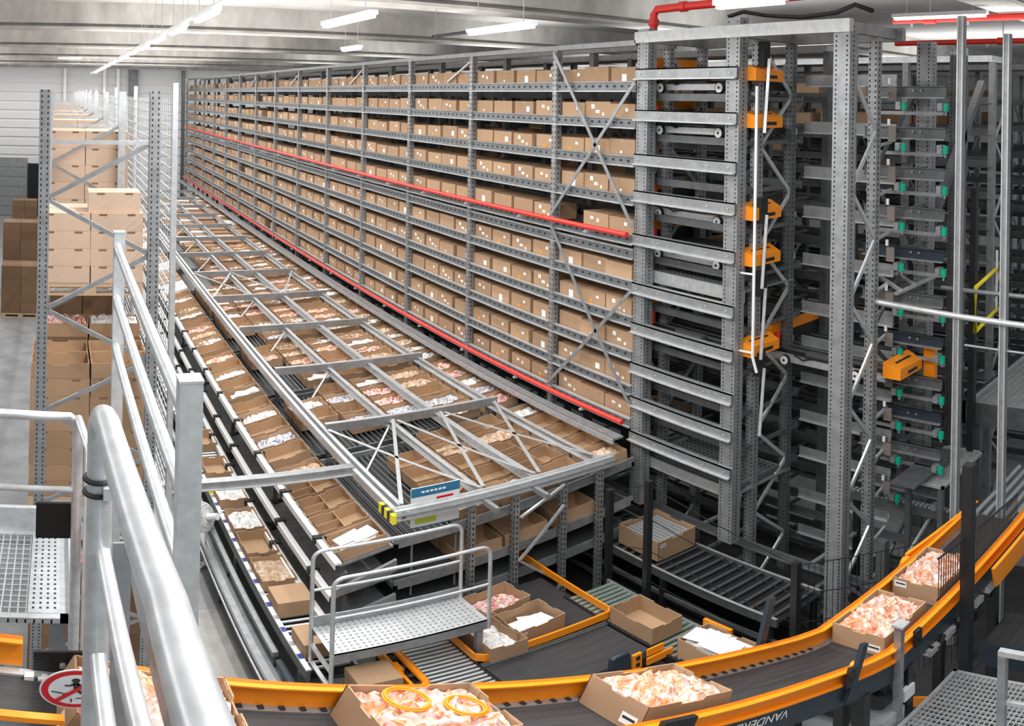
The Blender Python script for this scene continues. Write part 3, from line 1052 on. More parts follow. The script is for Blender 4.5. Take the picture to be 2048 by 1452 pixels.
# rows of shuttle racking deeper in the hall
rowlab = ['first rack row behind the lift tower, dim galvanised rails', 'second rack row behind the lift tower, deeper in the dim hall', 'third rack row behind the lift tower, deep in the dim hall', 'rearmost rack row behind the lift tower, near the far right wall']
for ri, x in enumerate((8.75, 11.2, 13.6, 16.2)):
    t = thing('shuttle_rack', rowlab[ri], 'rack', (x, 6, 0))
    y0 = 5.8 if ri == 0 else 4.4
    k = 0
    y = y0
    while y < 40:
        for xx in (x, x + .65):
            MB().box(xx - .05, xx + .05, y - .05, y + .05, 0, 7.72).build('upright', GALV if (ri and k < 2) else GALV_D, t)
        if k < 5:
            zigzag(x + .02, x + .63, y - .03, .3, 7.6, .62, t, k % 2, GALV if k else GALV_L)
        y += 2.4 if k else 1.5
        k += 1
    z = .25
    while z < 7.6:
        b = MB()
        b.box(x - .03, x + .0, y0, 40, z - .06, z + .05)
        b.box(x + .65, x + .68, y0, 40, z - .06, z + .05)
        b.box(x - .06, x, y0, 40, z - .06, z - .045)
        yy = y0 + .1
        while yy < 30:
            b.box(x, x + .65, yy, yy + .06, z - .01, z + .01)
            yy += .6
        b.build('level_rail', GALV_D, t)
        z += .49
    b = MB()
    b.box(x - .04, x + .7, y0, 40, 7.7, 7.8)
    b.build('top_rail', GALV, t)
    b = MB()
    z = .25
    while z < 7.6:
        y = 7.5 if ri == 0 else 6.5
        while y < 40:
            if random.random() < (.85 if z > 6.4 else (.35 if ri == 0 and z > 4 else .06)):
                b.box(x + .08, x + .5, y, y + .53, z + .012, z + random.choice((.24, .27, .30)), random.choice((0, 0, 1, 2)))
            y += .58 if random.random() < .8 else .75
        z += .49
    tag(b.build('rack_cartons', [CARD, CARD2, CARD3]), ('cartons stored on the ' + rowlab[ri].split(' rack row')[0] + ' rack row behind the lift tower'), 'cartons', kind='stuff')

# cross ties, deck plate and added floor shade sheets between rack and tower, low down
low = thing('lower_shuttle_frame', 'dim steel level frame below the lift tower', 'steel frame', (7.5, 5, 0))
for z in (.35, .85, 1.30):
    for x in (7.05, 8.2):
        b = MB().box(x - .02, x + .02, 3.6, 14, z - .05, z + .05)
        b.box(x - .05, x + .02, 3.6, 14, z - .05, z - .035, 0)
        b.build('lower_rail', GALV_D, low)
    for y in (3.8, 4.8, 6.4, 8.2, 10):
        MB().bar((7.05, y, z), (8.2, y, z + .02), .05, .04).build('lower_tie', GALV, low)
for x, y in ((7.05, 3.9), (8.2, 3.9), (8.2, 6.6), (7.05, 8.6), (8.2, 9)):
    MB().box(x - .05, x + .05, y - .05, y + .05, 0, 2.0).build('lower_post', GALV_D, low)
zigzag(7.08, 8.15, 3.86, .2, 2.0, .55, low, 0)
MB().box(6.95, 9.2, 3.6, 14, .22, .25).build('floor_shade_sheet', BELT, low)  # dark sheet laid over the floor, standing in for deep shade
MB().box(6.2, 9.5, 1.0, 3.45, .30, .33).build('floor_shade_sheet', BELT, low)  # second dark sheet added to blacken the floor like shade
for x in (6.3, 7.4, 8.5, 9.4):
    for y in (1.2, 3.3):
        MB().box(x - .04, x + .04, y - .04, y + .04, 0, .30).build('sheet_leg', STEEL_B, low)
b = MB()
b.box(7.45, 8.6, 3.75, 4.05, 2.55, 2.58)
b.build('deck_plate', GALV_D, low)


def grate(b, x0, x1, y0, y1, z, px, py, h=.03, t=.004, frame=.03, m=0):
    b.box(x0, x1, y0, y0 + frame, z - h, z + .01, m)
    b.box(x0, x1, y1 - frame, y1, z - h, z + .01, m)
    b.box(x0, x0 + frame, y0, y1, z - h, z + .01, m)
    b.box(x1 - frame, x1, y0, y1, z - h, z + .01, m)
    x = x0 + px
    while x < x1 - frame:
        b.box(x - t, x + t, y0, y1, z - h, z, m)
        x += px
    y = y0 + py
    while y < y1 - frame:
        b.box(x0, x1, y - t, y + t, z - h * .6, z - .002, m)
        y += py
    return b


g = thing('grating_walkway', 'galvanised grating walkway beside the sensor lift frame', 'walkway', (8.2, 3.7, 0))
grate(MB(), 7.75, 8.9, 3.55, 4.05, 2.48, .045, .04).build('grating', GALV_L, g)
for x, y in ((7.8, 3.6), (8.85, 3.6), (7.8, 4.0), (8.85, 4.0)):
    MB().box(x - .03, x + .03, y - .03, y + .03, 0, 2.45).build('leg', GALV_D, g)
g = thing('raised_platform', 'dark steel platform with grating top behind the yellow frame', 'platform', (10, 3.5, 0))
grate(MB(), 9.2, 12.0, 2.6, 3.9, 3.05, .05, .09).build('grating', GALV_L, g)
MB().box(9.15, 9.2, 2.6, 3.95, 2.75, 3.06).build('edge_beam', GALV_D, g)
MB().box(9.15, 12, 3.9, 3.95, 2.75, 3.06).build('edge_beam', NAVY, g)
for x, y in ((9.3, 3.8), (9.3, 2.7), (11.8, 3.8)):
    MB().box(x - .06, x + .06, y - .06, y + .06, 0, 2.75).build('leg', GALV_D, g)
# poles and rails of the guard frame
gf = thing('guard_frame', 'tall galvanised pole frame with two cross rails right of the sensor lift', 'guard frame', (7.45, 3, 0))
for y, z1 in ((3.28, 7.95), (2.77, 7.75)):
    b = MB().box(7.41, 7.49, y - .035, y + .035, 0, z1, 0)
    b.box(7.40, 7.41, y - .035, y - .02, 0, z1, 1)
    b.box(7.40, 7.41, y + .02, y + .035, 0, z1, 1)
    b.build('pole', [GALV, GALV_L], gf)
MB().tube([(7.46, 4.3, Z(-2.20)), (7.40, 3.2, Z(-2.22)), (7.36, 1.6, Z(-2.25))], .035, 8).build('cross_rail', GALV_L, gf)
MB().tube([(8.58, 4.0, Z(-2.23)), (8.6, 1.6, Z(-2.25))], .03, 8).build('cross_rail', GALV, gf)
MB().tube([(7.46, 3.2, Z(-2.55)), (7.4, 1.9, Z(-2.55))], .015, 6).build('cross_rail', GALV, gf)
yf = thing('yellow_gate', 'bright yellow tube frame hanging on the guard poles', 'gate', (9.2, 3.65, 4.2))
MB().tube([(8.75, 3.62, Z(-2.22)), (9.6, 3.68, Z(-2.15)), (9.6, 3.68, Z(-2.72)), (8.75, 3.62, Z(-2.80))], .028, 8, closed=True).build('gate_tube', YELLOW, yf)
MB().tube([(9.6, 3.68, Z(-2.75)), (9.6, 3.68, Z(-1.9))], .02, 8).build('gate_post', WHITE, yf)

# black safety fence in front of the lift area
fc = thing('safety_fence', 'black wire safety fence with slim posts below the lift tower', 'fence', (7, 5, 0))
fp = [(5.80, 6.66, 2.22), (5.80, 6.03, 2.60), (5.85, 4.13, 2.25), (7.25, 3.02, 2.3)]
for x, y, h in fp:
    MB().box(x - .035, x + .035, y - .035, y + .035, 0, h).build('fence_post', STEEL_B, fc)
for (a, c) in zip(fp, fp[1:]):
    b = MB()
    for k in range(6):
        f = .06 + .18 * k
        b.bar((a[0], a[1], a[2] * f + .05), (c[0], c[1], c[2] * f + .05), .008, .008)
    for q in (a, c):
        b.bar((q[0], q[1], .06 * q[2] + .05), (q[0], q[1], .96 * q[2] + .05), .008, .008)
    if a is fp[2]:
        for k in range(30):
            u = k / 30
            x, y = a[0] + (c[0] - a[0]) * u, a[1] + (c[1] - a[1]) * u
            b.bar((x, y, .1), (x, y, (a[2] + (c[2] - a[2]) * u) * .96 + .05), .005, .005)
    b.build('wire_panel', STEEL_B, fc)
gf2 = thing('conveyor_guard_fence', 'black post with a fine wire panel in front of the farthest tray', 'fence', (5.34, 2.24, 0))
MB().box(5.30, 5.39, 2.20, 2.28, 0, Z(-2.85)).build('fence_post', STEEL_B, gf2)
b = MB()
x = 4.88
while x < 6.5:
    b.box(x - .0025, x + .0025, 2.255, 2.26, Z(-3.92), Z(-3.50) + (x - 4.88) * -.12)
    x += .04
b.build('wire_panel', STEEL_B, gf2)['kind'] = 'stuff'
MB().bar((4.86, 2.257, Z(-3.50)), (6.5, 2.257, Z(-3.70)), .012, .012).build('panel_rail', STEEL_B, gf2)
MB().bar((4.86, 2.257, Z(-3.92)), (6.5, 2.257, Z(-3.92)), .012, .012).build('panel_rail', STEEL_B, gf2)
tp = thing('tall_black_post', 'tall black post beside the yellow tube frame', 'post', (8.9, 3.72, 0))
MB().box(8.86, 8.95, 3.68, 3.76, 0, 6.0).build('post_body', STEEL_B, tp)
MB().box(8.82, 8.99, 3.64, 3.80, 0, .02).build('base_plate', STEEL_B, tp)

# ================================================================ PALLET RACK ON THE LEFT
pr = thing('pallet_rack', 'silver pallet rack with lattice end frames on the left, holding pallets of cartons', 'rack', (.4, 7.07, 0))
PX0, PX1 = -.155, .945
PY = [7.07 + 3.6 * k for k in range(10)]
for k, y in enumerate(PY):
    for x in (PX0 + .05, PX1 - .05):
        b = MB()
        b.box(x - .05, x + .05, y - .04, y - .03, 0, 7.02, 0)
        b.box(x - .05, x - .04, y - .03, y + .05, 0, 7.02, 0)
        b.box(x + .04, x + .05, y - .03, y + .05, 0, 7.02, 0)
        if k == 0:
            z = .1
            while z < 7:
                for s in (-.028, .028):
                    b.quad((x + s - .006, y - .0415, z), (x + s + .006, y - .0415, z), (x + s + .006, y - .0415, z + .022), (x + s - .006, y - .0415, z + .022), 1)
                z += .05
        b.build('upright', [PIPE if k else GALV, HOLE], pr)
    MB().bar((PX0 + .05, y, Z(-.45)), (PX1 - .05, y, Z(-.45)), .03, .035).build('lattice_strut', GALV_L, pr)
    zigzag(PX1 - .07, PX0 + .07, y, Z(-.45) - .52 * 12, Z(-.44), .52, pr, 0, GALV, .04)
for z in (4.66, 2.44):
    for x in (PX0 + .02, PX1 - .02):
        MB().box(x - .025, x + .025, 7.1, 39.4, z - .11, z).build('load_beam', GALV_L, pr)
# wire mesh at the back of the pallet rack
ms = thing('mesh_panel', 'silver wire mesh guard along the back of the pallet rack', 'mesh guard', (1.07, 7.07, 0))
for k, y in enumerate([7.05 + 3.6 * i for i in range(10)]):
    MB().box(1.05, 1.10, y - .03, y + .03, 0 if k else 2.5, 7.1).build('mesh_post', PIPE, ms)
b = MB()
z = 2.6
while z < 6.95:
    b.box(1.070, 1.076, 7.05, 39.4, z - .004, z + .004)
    z += .1
y = 7.1
while y < 39.4:
    b.box(1.072, 1.078, y - .003, y + .003, 2.6, 6.95)
    y += .15 if y < 15 else .3
b.build('wire_mesh', GALV_L, ms)


# pallets and their cartons
def pallet():
    t = local_thing('pallet', 'pallet', 'pallet')
    b = MB()
    for k in range(7):
        y = -.4 + .08 * k * 1.62
        b.box(-.6, .6, -.40 + .1167 * k, -.40 + .1167 * k + .095, .122, .144)
    b.build('top_board', WOOD, t)
    for y in (-.4, -.05, .3):
        MB().box(-.6, .6, y, y + .1, 0, .022).build('bottom_board', WOOD, t)
        MB().box(-.6, .6, y, y + .1, .10, .122).build('stringer', WOOD, t)
        for x in (-.6, -.0725, .455):
            MB().box(x, x + .145, y, y + .1, .022, .10).build('block', WOOD, t)
    return t


pal0 = pallet()
pal_n = [0]


def put_pallet(x, y, z, label, rz=0):
    o = pal0 if pal_n[0] == 0 else copy_tree(pal0)
    pal_n[0] += 1
    o.location = (x, y, z)
    o.rotation_euler = (0, 0, rz)
    tag(o, label, 'pallet', 'wooden pallets')
    return o


def pbox_mesh(name, sx, sy, sz, m, m2, marks=True):
    b = MB().box(-sx / 2, sx / 2, -sy / 2, sy / 2, 0, sz, 0)
    if marks:
        for u in (-.16, .16):
            b.quad((u - .045, -sy / 2 - .001, sz - .03), (u + .045, -sy / 2 - .001, sz - .03), (u + .045, -sy / 2 - .001, sz - .006), (u - .045, -sy / 2 - .001, sz - .006), 1)
    b.quad((-sx / 2, -.02, sz + .001), (sx / 2, -.02, sz + .001), (sx / 2, .02, sz + .001), (-sx / 2, .02, sz + .001), 2)
    o = b.build(name, [m, m2, TAPE])
    me = o.data
    D.objects.remove(o)
    return me


PB = {h: pbox_mesh('shipping_box', .592, .79, h, CARD_P, CARD_D) for h in (.203, .235)}
PBB = pbox_mesh('shipping_box', .592, .79, .203, CARD, CARD_D)
PBD = pbox_mesh('shipping_box', .59, .79, .30, CARD_D, PAPER, False)


def stack(me, h, x, y, z, layers, where, group, nx=2, ny=1, skip=()):
    c = 0
    for l in range(layers):
        for j in range(ny):
            for i in range(nx):
                if (l, j, i) in skip:
                    continue
                o = put(me, 'shipping_box', (x + (i - (nx - 1) / 2) * .6 + random.uniform(-.004, .004), y + (j - (ny - 1) / 2) * .4, z + l * (h + .002)))
                tag(o, 'shipping box on the %s, %s layer up, %s one' % (where, nth(l + 1), ('left', 'right')[i]), 'box', group)


cx = .405
put_pallet(cx, 9.2, 4.66, 'wooden pallet under the four layers of pale cartons in the pallet rack')
stack(PB[.203], .203, cx, 9.2, 4.81, 4, 'nearer upper pallet', 'pale cartons on the nearer upper pallet')
o = put(PB[.235], 'shipping_box', (cx + .27, 9.05, 4.81 + 4 * .205), (0, 0, 0), (1, .5, 1))
tag(o, 'single pale box lying on top of the nearer upper pallet load', 'box')
put_pallet(cx, 11.2, 4.66, 'wooden pallet under the tall stack of pale cartons behind the second lattice frame')
stack(PB[.235], .235, cx, 11.2, 4.81, 7, 'farther upper pallet', 'pale cartons on the farther upper pallet')
for k in range(2, 9):
    y = PY[k] + 1.2
    put_pallet(cx, y, 4.66, 'wooden pallet in bay %s of the pallet rack, upper level' % nth(k + 1))
    b = MB()
    for l in range(7):
        for i in range(2):
            b.box(cx - .6 + .6 * i, cx - .008 + .6 * i, y - .4, y + .4, 4.81 + .237 * l, 4.81 + .237 * l + .233)
    tag(b.build('pallet_load', CARD_P), 'distant pale carton stack in bay %s of the pallet rack, upper level' % nth(k + 1), 'cartons', kind='stuff')
put_pallet(cx - .03, 8.15, 2.44, 'wooden pallet under the brown carton stack at the near end of the pallet rack')
stack(PBB, .203, cx - .03, 8.15, 2.59, 7, 'brown lower pallet stack', 'brown cartons on the near lower pallet')
for i in range(2):
    for j in range(2):
        tr = put(TRAY[0], 'open_tray', (cx - .33 + .6 * i, 7.95 + .4 * j, 2.59 + 7 * .205 + .002))
        tag(tr, 'open tray on top of the brown lower pallet stack, %s %s' % (('front', 'back')[j], ('left', 'right')[i]), 'tray', 'open trays on the brown stack')
put_pallet(cx, 9.35, 2.44, 'wooden pallet under bagged goods, middle level of the pallet rack')
stack(PBD, .30, cx, 9.35, 2.59, 5, 'middle pallet of bagged goods', 'dark boxes on the middle pallet')
for i, f in enumerate(('red', 'white')):
    tr = put(TRAY[3], 'open_tray', (cx - .3 + .6 * i, 9.15, 2.59 + 5 * .302 + .002))
    tag(tr, 'open tray of %s bagged goods on the middle pallet' % f, 'tray')
    g_ = put(HME[f][i], 'bagged_goods', (cx - .3 + .6 * i, 9.15, 2.59 + 5 * .302 + .06))
    tag(g_, '%s bagged goods heaped on the middle pallet' % f, 'goods', kind='stuff')
put_pallet(cx, 11.3, 2.44, 'wooden pallet behind the second lattice frame, middle level')
stack(PBD, .30, cx, 11.3, 2.59, 5, 'middle pallet behind the second lattice frame', 'dark boxes on the rear middle pallet')
for i, f in enumerate(('white', 'white')):
    g_ = put(HME[f][i], 'bagged_goods', (cx - .3 + .6 * i, 11.1, 2.59 + 5 * .302))
    tag(g_, 'white bagged goods on the rear middle pallet, %s heap' % ('left', 'right')[i], 'goods', kind='stuff')
put_pallet(cx, 7.9, 0, 'wooden pallet on the floor at the near end of the pallet rack')
stack(PBD, .30, cx, 7.9, .15, 5, 'floor pallet below', 'dark cartons on the floor pallet')
for i in range(2):
    tr = put(TRAY[3], 'open_tray', (cx - .3 + .6 * i, 7.7, .15 + 5 * .302 + .002))
    tag(tr, 'open tray of red goods on the floor pallet load, %s one' % ('left', 'right')[i], 'tray')
    g_ = put(HME['red'][i], 'bagged_goods', (cx - .3 + .6 * i, 7.7, .15 + 5 * .302 + .05))
    tag(g_, 'red goods heaped in the %s tray on the floor pallet load' % ('left', 'right')[i], 'goods', kind='stuff')
# free standing pallets of dark cartons on the floor
for x, y, n, nm in ((-1.0, 23.9, 5, 'nearest dark stack on the floor'), (-1.15, 26.6, 8, 'middle dark stack on the floor'), (-1.5, 38.5, 5, 'farthest dark stack on the floor')):
    put_pallet(x, y, 0, 'wooden pallet under the ' + nm)
    stack(PBD, .30, x, y, .15, n, nm, 'dark cartons of the ' + nm)


# ================================================================ ROLLER CONVEYOR IN FRONT OF THE FLOW RACK
def rollers(par, pts, r, m, axis):
    """one roller mesh per position, sharing its data"""
    me = None
    for p, ln in pts:
        if me is None:
            b = MB()
            if axis == 'x':
                b.tube([(-ln / 2, 0, 0), (ln / 2, 0, 0)], r, 10)
            else:
                b.tube([(0, -ln / 2, 0), (0, ln / 2, 0)], r, 10)
            o = b.build('roller', m)
            me = o.data
        else:
            o = D.objects.new('roller', me)
            COL.objects.link(o)
        o.parent = par
        o.matrix_parent_inverse = WINV[par.name]
        o.location = p


rc = thing('roller_conveyor', 'long roller conveyor with white and blue marked side rail below the flow rack', 'conveyor', (2.43, 6.3, 0))
rollers(rc, [((2.43, 6.4 + .1 * k, .90), .40) for k in range(90)], .024, ROLLER, 'x')
b = MB()
b.box(2.19, 2.225, 6.3, 30, .80, .965, 0)
b.box(2.185, 2.235, 6.3, 30, .965, .985, 1)
y = 6.5
while y < 16:
    b.box(2.187, 2.233, y, y + .09, .985, .989, 2)
    b.box(2.187, 2.233, y + .25, y + .33, .985, .988, 3)
    y += .52
b.build('side_rail', [GALV_D, WHITE, BLUEMARK, GALV], rc)['label'] = 'white side rail with blue marks'
MB().box(2.64, 2.67, 6.3, 30, .80, .94).build('side_rail', GALV_D, rc)
MB().box(2.22, 2.64, 15.4, 30, .90, .92).build('distant_roller_bed', GALV, rc)
MB().box(2.22, 2.64, 6.3, 30, .78, .80).build('bottom_tray', DARK, rc)
for y in (6.5, 9, 11.5, 14, 16.5):
    for x in (2.21, 2.65):
        MB().box(x - .025, x + .025, y - .03, y + .03, 0, .8).build('leg', GALV_D, rc)
for i, (y, f, h) in enumerate(((6.72, None, .17), (7.55, None, .17), (8.22, 'parts', .17), (8.9, None, .17), (9.55, 'white', .17), (10.4, 'white', .17), (11.3, None, .17), (12.4, None, .17), (13.6, 'parts', .17))):
    if i in (0, 1):
        o = put(cart_me[0], 'carton', (2.43, y, .925), (0, 0, PI / 2), (.9, .72, .75))
        tag(o, 'closed brown carton on the roller conveyor, %s from its near end' % nth(i + 1), 'carton', 'boxes on the roller conveyor')
    else:
        place_tray((2.43, y, .925), (0, 0, PI / 2), 'on the roller conveyor, %s box from its near end' % nth(i + 1), f, TRAY[0], 'boxes on the roller conveyor')
# low guard profiles beside the conveyor
gr = thing('floor_guard_rail', 'pair of grey metal guard profiles running along the aisle floor', 'guard rail', (2.0, 5.6, 0))
b = MB().box(1.97, 2.12, 5.4, 30, .44, .47, 0)
b.box(1.95, 1.97, 5.4, 30, .36, .50, 1)
b.box(2.12, 2.14, 5.4, 30, .36, .50, 0)
b.box(1.93, 1.945, 5.4, 30, .40, .44, 2)
b.build('broad_profile', [GALV, GALV_D, GALV_L], gr)
MB().box(2.09, 2.15, 5.4, 6.9, .60, .66).build('upper_tube', NAVY, gr)
MB().box(2.09, 2.15, 7.0, 20, .62, .69).build('upper_tube', GALV, gr)
for y in (5.6, 7, 9, 11, 13, 15):
    MB().box(2.00, 2.06, y - .03, y + .03, 0, .44).build('guard_foot', GALV_D, gr)
    MB().box(2.10, 2.14, y - .03, y + .03, .47, .62).build('guard_bracket', STEEL_B, gr)
MB().box(1.955, 2.005, 6.75, 6.8, .22, .40).build('guard_clip', GALV, gr)

# pale concrete patch of the aisle floor
struct(MB().box(0.9, 2.0, 4.0, 8.85, 0.0, 0.004).build('floor_patch', FLOOR_L))

# pedestal fan -----------------------------------------------------------
fan = thing('pedestal_fan', 'white pedestal fan on a four-footed base beside the aisle conveyor', 'fan', (2.02, 9.95, 0))
fx, fy = 2.02, 9.95
b = MB()
for a in range(4):
    an = PI / 4 + a * PI / 2
    b.bar((fx, fy, .05), (fx + .26 * math.cos(an), fy + .26 * math.sin(an), .02), .035, .03)
b.build('base', WHITE, fan)
MB().tube([(fx, fy, .05), (fx, fy, .62), (fx + .02, fy - .04, .86)], .016, 8).build('pole', WHITE, fan)
hc = Vector((fx + .02, fy - .04, .93))
ax = Vector((.55, -.45, .25)).normalized()
MB().tube([hc, hc + ax * .15], .055, 12).build('motor', WHITE, fan)
sd = ax.cross(Vector((0, 0, 1))).normalized()
up_ = sd.cross(ax)
fc_ = hc - ax * .06
b = MB()
for rr, off in ((.23, 0), (.235, -.03), (.2, .03), (.15, .045), (.1, .05), (.2, -.07), (.12, -.085)):
    b.tube([fc_ + ax * off + (sd * math.cos(t * PI / 12) + up_ * math.sin(t * PI / 12)) * rr for t in range(24)], .005, 5, closed=True)
for t in range(40):
    dv = sd * math.cos(t * PI / 20) + up_ * math.sin(t * PI / 20)
    b.tube([fc_ + ax * .05 + dv * .04, fc_ + ax * .03 + dv * .2, fc_ + dv * .23, fc_ - ax * .03 + dv * .235, fc_ - ax * .07 + dv * .2, fc_ - ax * .09 + dv * .03], .0045, 4)
b.build('guard_cage', WHITE, fan)
b = MB()
for t in range(5):
    a0 = t * 2 * PI / 5
    vs = []
    for rr, da, off in ((.03, -.3, .01), (.19, -.25, .03), (.19, .55, -.02), (.03, .4, -.01)):
        vs.append(fc_ - ax * .02 + (sd * math.cos(a0 + da) + up_ * math.sin(a0 + da)) * rr + ax * off)
    b.add(vs + [v + ax * .004 for v in vs], [(3, 2, 1, 0), (4, 5, 6, 7), (0, 1, 5, 4), (1, 2, 6, 5), (2, 3, 7, 6), (3, 0, 4, 7)])
b.build('blade', GALV_L, fan)
sb = thing('start_button', 'red and yellow push button unit on the conveyor side rail', 'switch', (2.2, 10.6, .99))
MB().box(2.17, 2.24, 10.52, 10.68, .99, 1.07).build('housing', YELLOW, sb)
MB().tube([(2.2, 10.62, 1.07), (2.2, 10.62, 1.10)], .03, 10).build('button', RED, sb)

# ================================================================ CROSS-OVER PLATFORM
cp = thing('crossover_platform', 'small galvanised cross-over platform with round tube handrails in front of the grid', 'platform', (3, 6.2, 0))
X0, X1, Y0, Y1, PZ = 2.27, 3.76, 5.92, 6.44, 1.5
b = MB().box(X0, X1, Y0, Y1, PZ - .012, PZ, 0)
b.box(X0, X1, Y0, Y0 + .012, PZ - .13, PZ + .0, 1)
b.box(X0, X1, Y1 - .012, Y1, PZ - .13, PZ, 1)
x = X0 + .05
while x < X1 - .03:
    y = Y0 + .05
    while y < Y1 - .03:
        b.cbox(x, y, PZ + .002, .022, .022, .004, 2)
        y += .055
    x += .055
b.build('deck', [GALV_L, GALV, GALV], cp)
MB().box(X0, X1, Y1 - .01, Y1 + .005, PZ, PZ + .14).build('toe_board', GALV, cp)


def arc(p0, corner, p1, r, n=5):
    p0, corner, p1 = Vector(p0), Vector(corner), Vector(p1)
    a, c = (p0 - corner).normalized(), (p1 - corner).normalized()
    out = []
    for k in range(n + 1):
        t = k / n
        out.append((corner + a * r) * (1 - t) ** 2 + corner * 2 * t * (1 - t) + (corner + c * r) * t * t)
    return out


for y in (Y0 + .0, Y1):
    h = PZ + 1.0
    pts = [Vector((X0, y, 0))] + arc((X0, y, 0), (X0, y, h), (X1, y, h), .12) + arc((X0, y, h), (X1, y, h), (X1, y, PZ), .12) + [Vector((X1, y, PZ - .12))]
    MB().tube(pts, .02, 10).build('handrail', GALV_L, cp)
    MB().tube([(X0, y, PZ + .5), (X1, y, PZ + .5)], .016, 8).build('knee_rail', GALV_L, cp)
for x in (X1 - .08,):
    for y in (Y0 + .04, Y1 - .04):
        MB().box(x - .03, x + .03, y - .03, y + .03, 0, PZ - .1).build('leg', GALV, cp)
for k in range(5):
    MB().box(X0 - .02, X0 + .02, Y0, Y1, .2 + .26 * k, .225 + .26 * k).build('ladder_rung', GALV_L, cp)

# ================================================================ LOWER CONVEYORS IN FRONT OF THE GRID
lc = thing('roller_transfer', 'bright steel roller conveyor passing under the cross-over platform', 'conveyor', (3.33, 5.3, 0))
rollers(lc, [((3.34, 5.1 + .062 * k, .93), .50) for k in range(30)], .021, ROLLER, 'x')
MB().box(3.07, 3.09, 5.05, 7.0, .84, .96).build('side_rail', STEEL_B, lc)
MB().box(3.59, 3.61, 5.05, 7.0, .84, .96).build('side_rail', STEEL_B, lc)
MB().box(3.09, 3.59, 5.05, 7.0, .80, .82).build('bottom_tray', DARK, lc)
for x in (3.1, 3.58):
    for y in (5.2, 6.8):
        MB().box(x - .03, x + .03, y - .03, y + .03, 0, .84).build('leg', STEEL_B, lc)
dv = thing('orange_diverter', 'orange and black pop-up diverter unit left of the bright rollers', 'conveyor unit', (2.97, 6, 0))
MB().box(2.88, 2.91, 5.6, 6.6, .93, 1.05).build('side_plate', ORANGE, dv)
MB().tube([(3.045, 6.6, 1.0), (3.045, 5.85, 1.0), (3.04, 5.72, 1.0), (2.98, 5.66, 1.0)], .04, 8).build('bumper', ORANGE, dv)
b = MB().box(2.91, 3.02, 5.62, 6.6, .84, .94)
for k in range(5):
    b.tube([(2.92, 5.75 + .16 * k, .96), (3.01, 5.75 + .16 * k, .96)], .04, 8)
b.build('drive_unit', STEEL_B, dv)
MB().box(2.93, 3.0, 5.8, 6.4, 0, .84).build('foot', STEEL_B, dv)
MB().box(2.92, 2.97, 6.0, 6.15, .94, 1.0).build('actuator', ORANGE, dv)

bc = thing('black_belt_conveyor', 'short black belt conveyor with an orange corner guard in front of the grid', 'conveyor', (4.3, 5.5, 0))
MB().box(3.63, 5.02, 5.12, 5.76, .90, .945).build('belt', BELT, bc)
b = MB().box(3.61, 5.03, 5.76, 5.80, .80, .97)
b.box(3.61, 5.03, 5.78, 5.80, .97, .985)
b.build('side_frame', GALV_D, bc)
b = MB().box(3.61, 5.03, 5.08, 5.12, .80, .96)
b.build('side_frame', NAVY, bc)
b = MB()
gp = [(3.60, 6.45), (3.60, 5.88), (3.68, 5.82), (5.10, 5.84), (5.17, 5.90), (5.17, 7.6)]
for p, q in zip(gp, gp[1:]):
    b.bar((p[0], p[1], 1.03), (q[0], q[1], 1.03), .022, .10)
for k in range(5):
    b.box(3.612, 3.615, 5.95 + .09 * k, 6.0 + .09 * k, .99, 1.06, 1)
b.build('corner_guard', [ORANGE, STEEL_B], bc)['label'] = 'orange guard bent round the belt corner'
for x in (3.75, 4.9):
    for y in (5.2, 5.7):
        MB().box(x - .03, x + .03, y - .03, y + .03, 0, .8).build('leg', STEEL_B, bc)
MB().box(3.63, 5.02, 5.0, 5.08, .88, 1.02).build('front_skirt', DARK, bc)
b = MB().box(4.42, 4.62, 4.98, 5.04, .92, 1.20)
b.tube([(4.44, 5.0, 1.2), (4.46, 5.0, 1.22), (4.6, 5.0, 1.22)], .03, 6)
b.build('sensor_head', NAVY, bc)
b = MB().box(4.65, 4.75, 4.97, 5.0, .94, 1.16)
b.box(4.68, 4.72, 4.96, 4.97, 1.08, 1.13, 1)
b.box(4.68, 4.72, 4.96, 4.97, .98, 1.03, 1)
b.build('sensor_plate', [ORANGE, STEEL_B], bc)
b = MB().box(4.82, 5.14, 4.97, 4.99, .92, 1.02)
b.box(4.85, 5.05, 5.0, 5.02, 1.0, 1.12)
b.build('orange_guide', ORANGE, bc)

gc = thing('green_roller_conveyor', 'dark framed roller conveyor with greenish rollers carrying an empty tray', 'conveyor', (5.38, 5, 0))
rollers(gc, [((5.36, 3.95 + .075 * k, .93), .56) for k in range(34)], .027, mat('greenish_roller', (0.36, 0.44, 0.40), 0.3, 0.6), 'x')
MB().box(5.05, 5.08, 3.9, 6.5, .82, .95).build('side_rail', STEEL_B, gc)
MB().box(5.64, 5.67, 3.9, 6.5, .82, .97).build('side_rail', GALV, gc)
MB().box(5.08, 5.64, 3.9, 6.5, .78, .80).build('bottom_tray', DARK, gc)
MB().box(5.68, 5.72, 4.75, 5.10, .95, 1.08).build('orange_stop', ORANGE, gc)
for x in (5.07, 5.65):
    for y in (4.0, 5.2, 6.4):
        MB().box(x - .03, x + .03, y - .03, y + .03, 0, .82).build('leg', STEEL_B, gc)
BIGT = [tray_mesh('open_tray', L=.60, W=.40, H=.21, stickers=[('-x', -.12, .07, .10, .075)]), tray_mesh('open_tray', L=.60, W=.40, H=.21, stickers=[('-x', .13, .15, .10, .065)]),
        tray_mesh('open_tray', L=.60, W=.40, H=.24, stickers=[('-y', -.22, .18, .08, .04)])]
place_tray((5.28, 5.49, .958), (0, 0, PI / 2), 'standing empty on the greenish rollers', None, BIGT[2], adj='single brown tray')
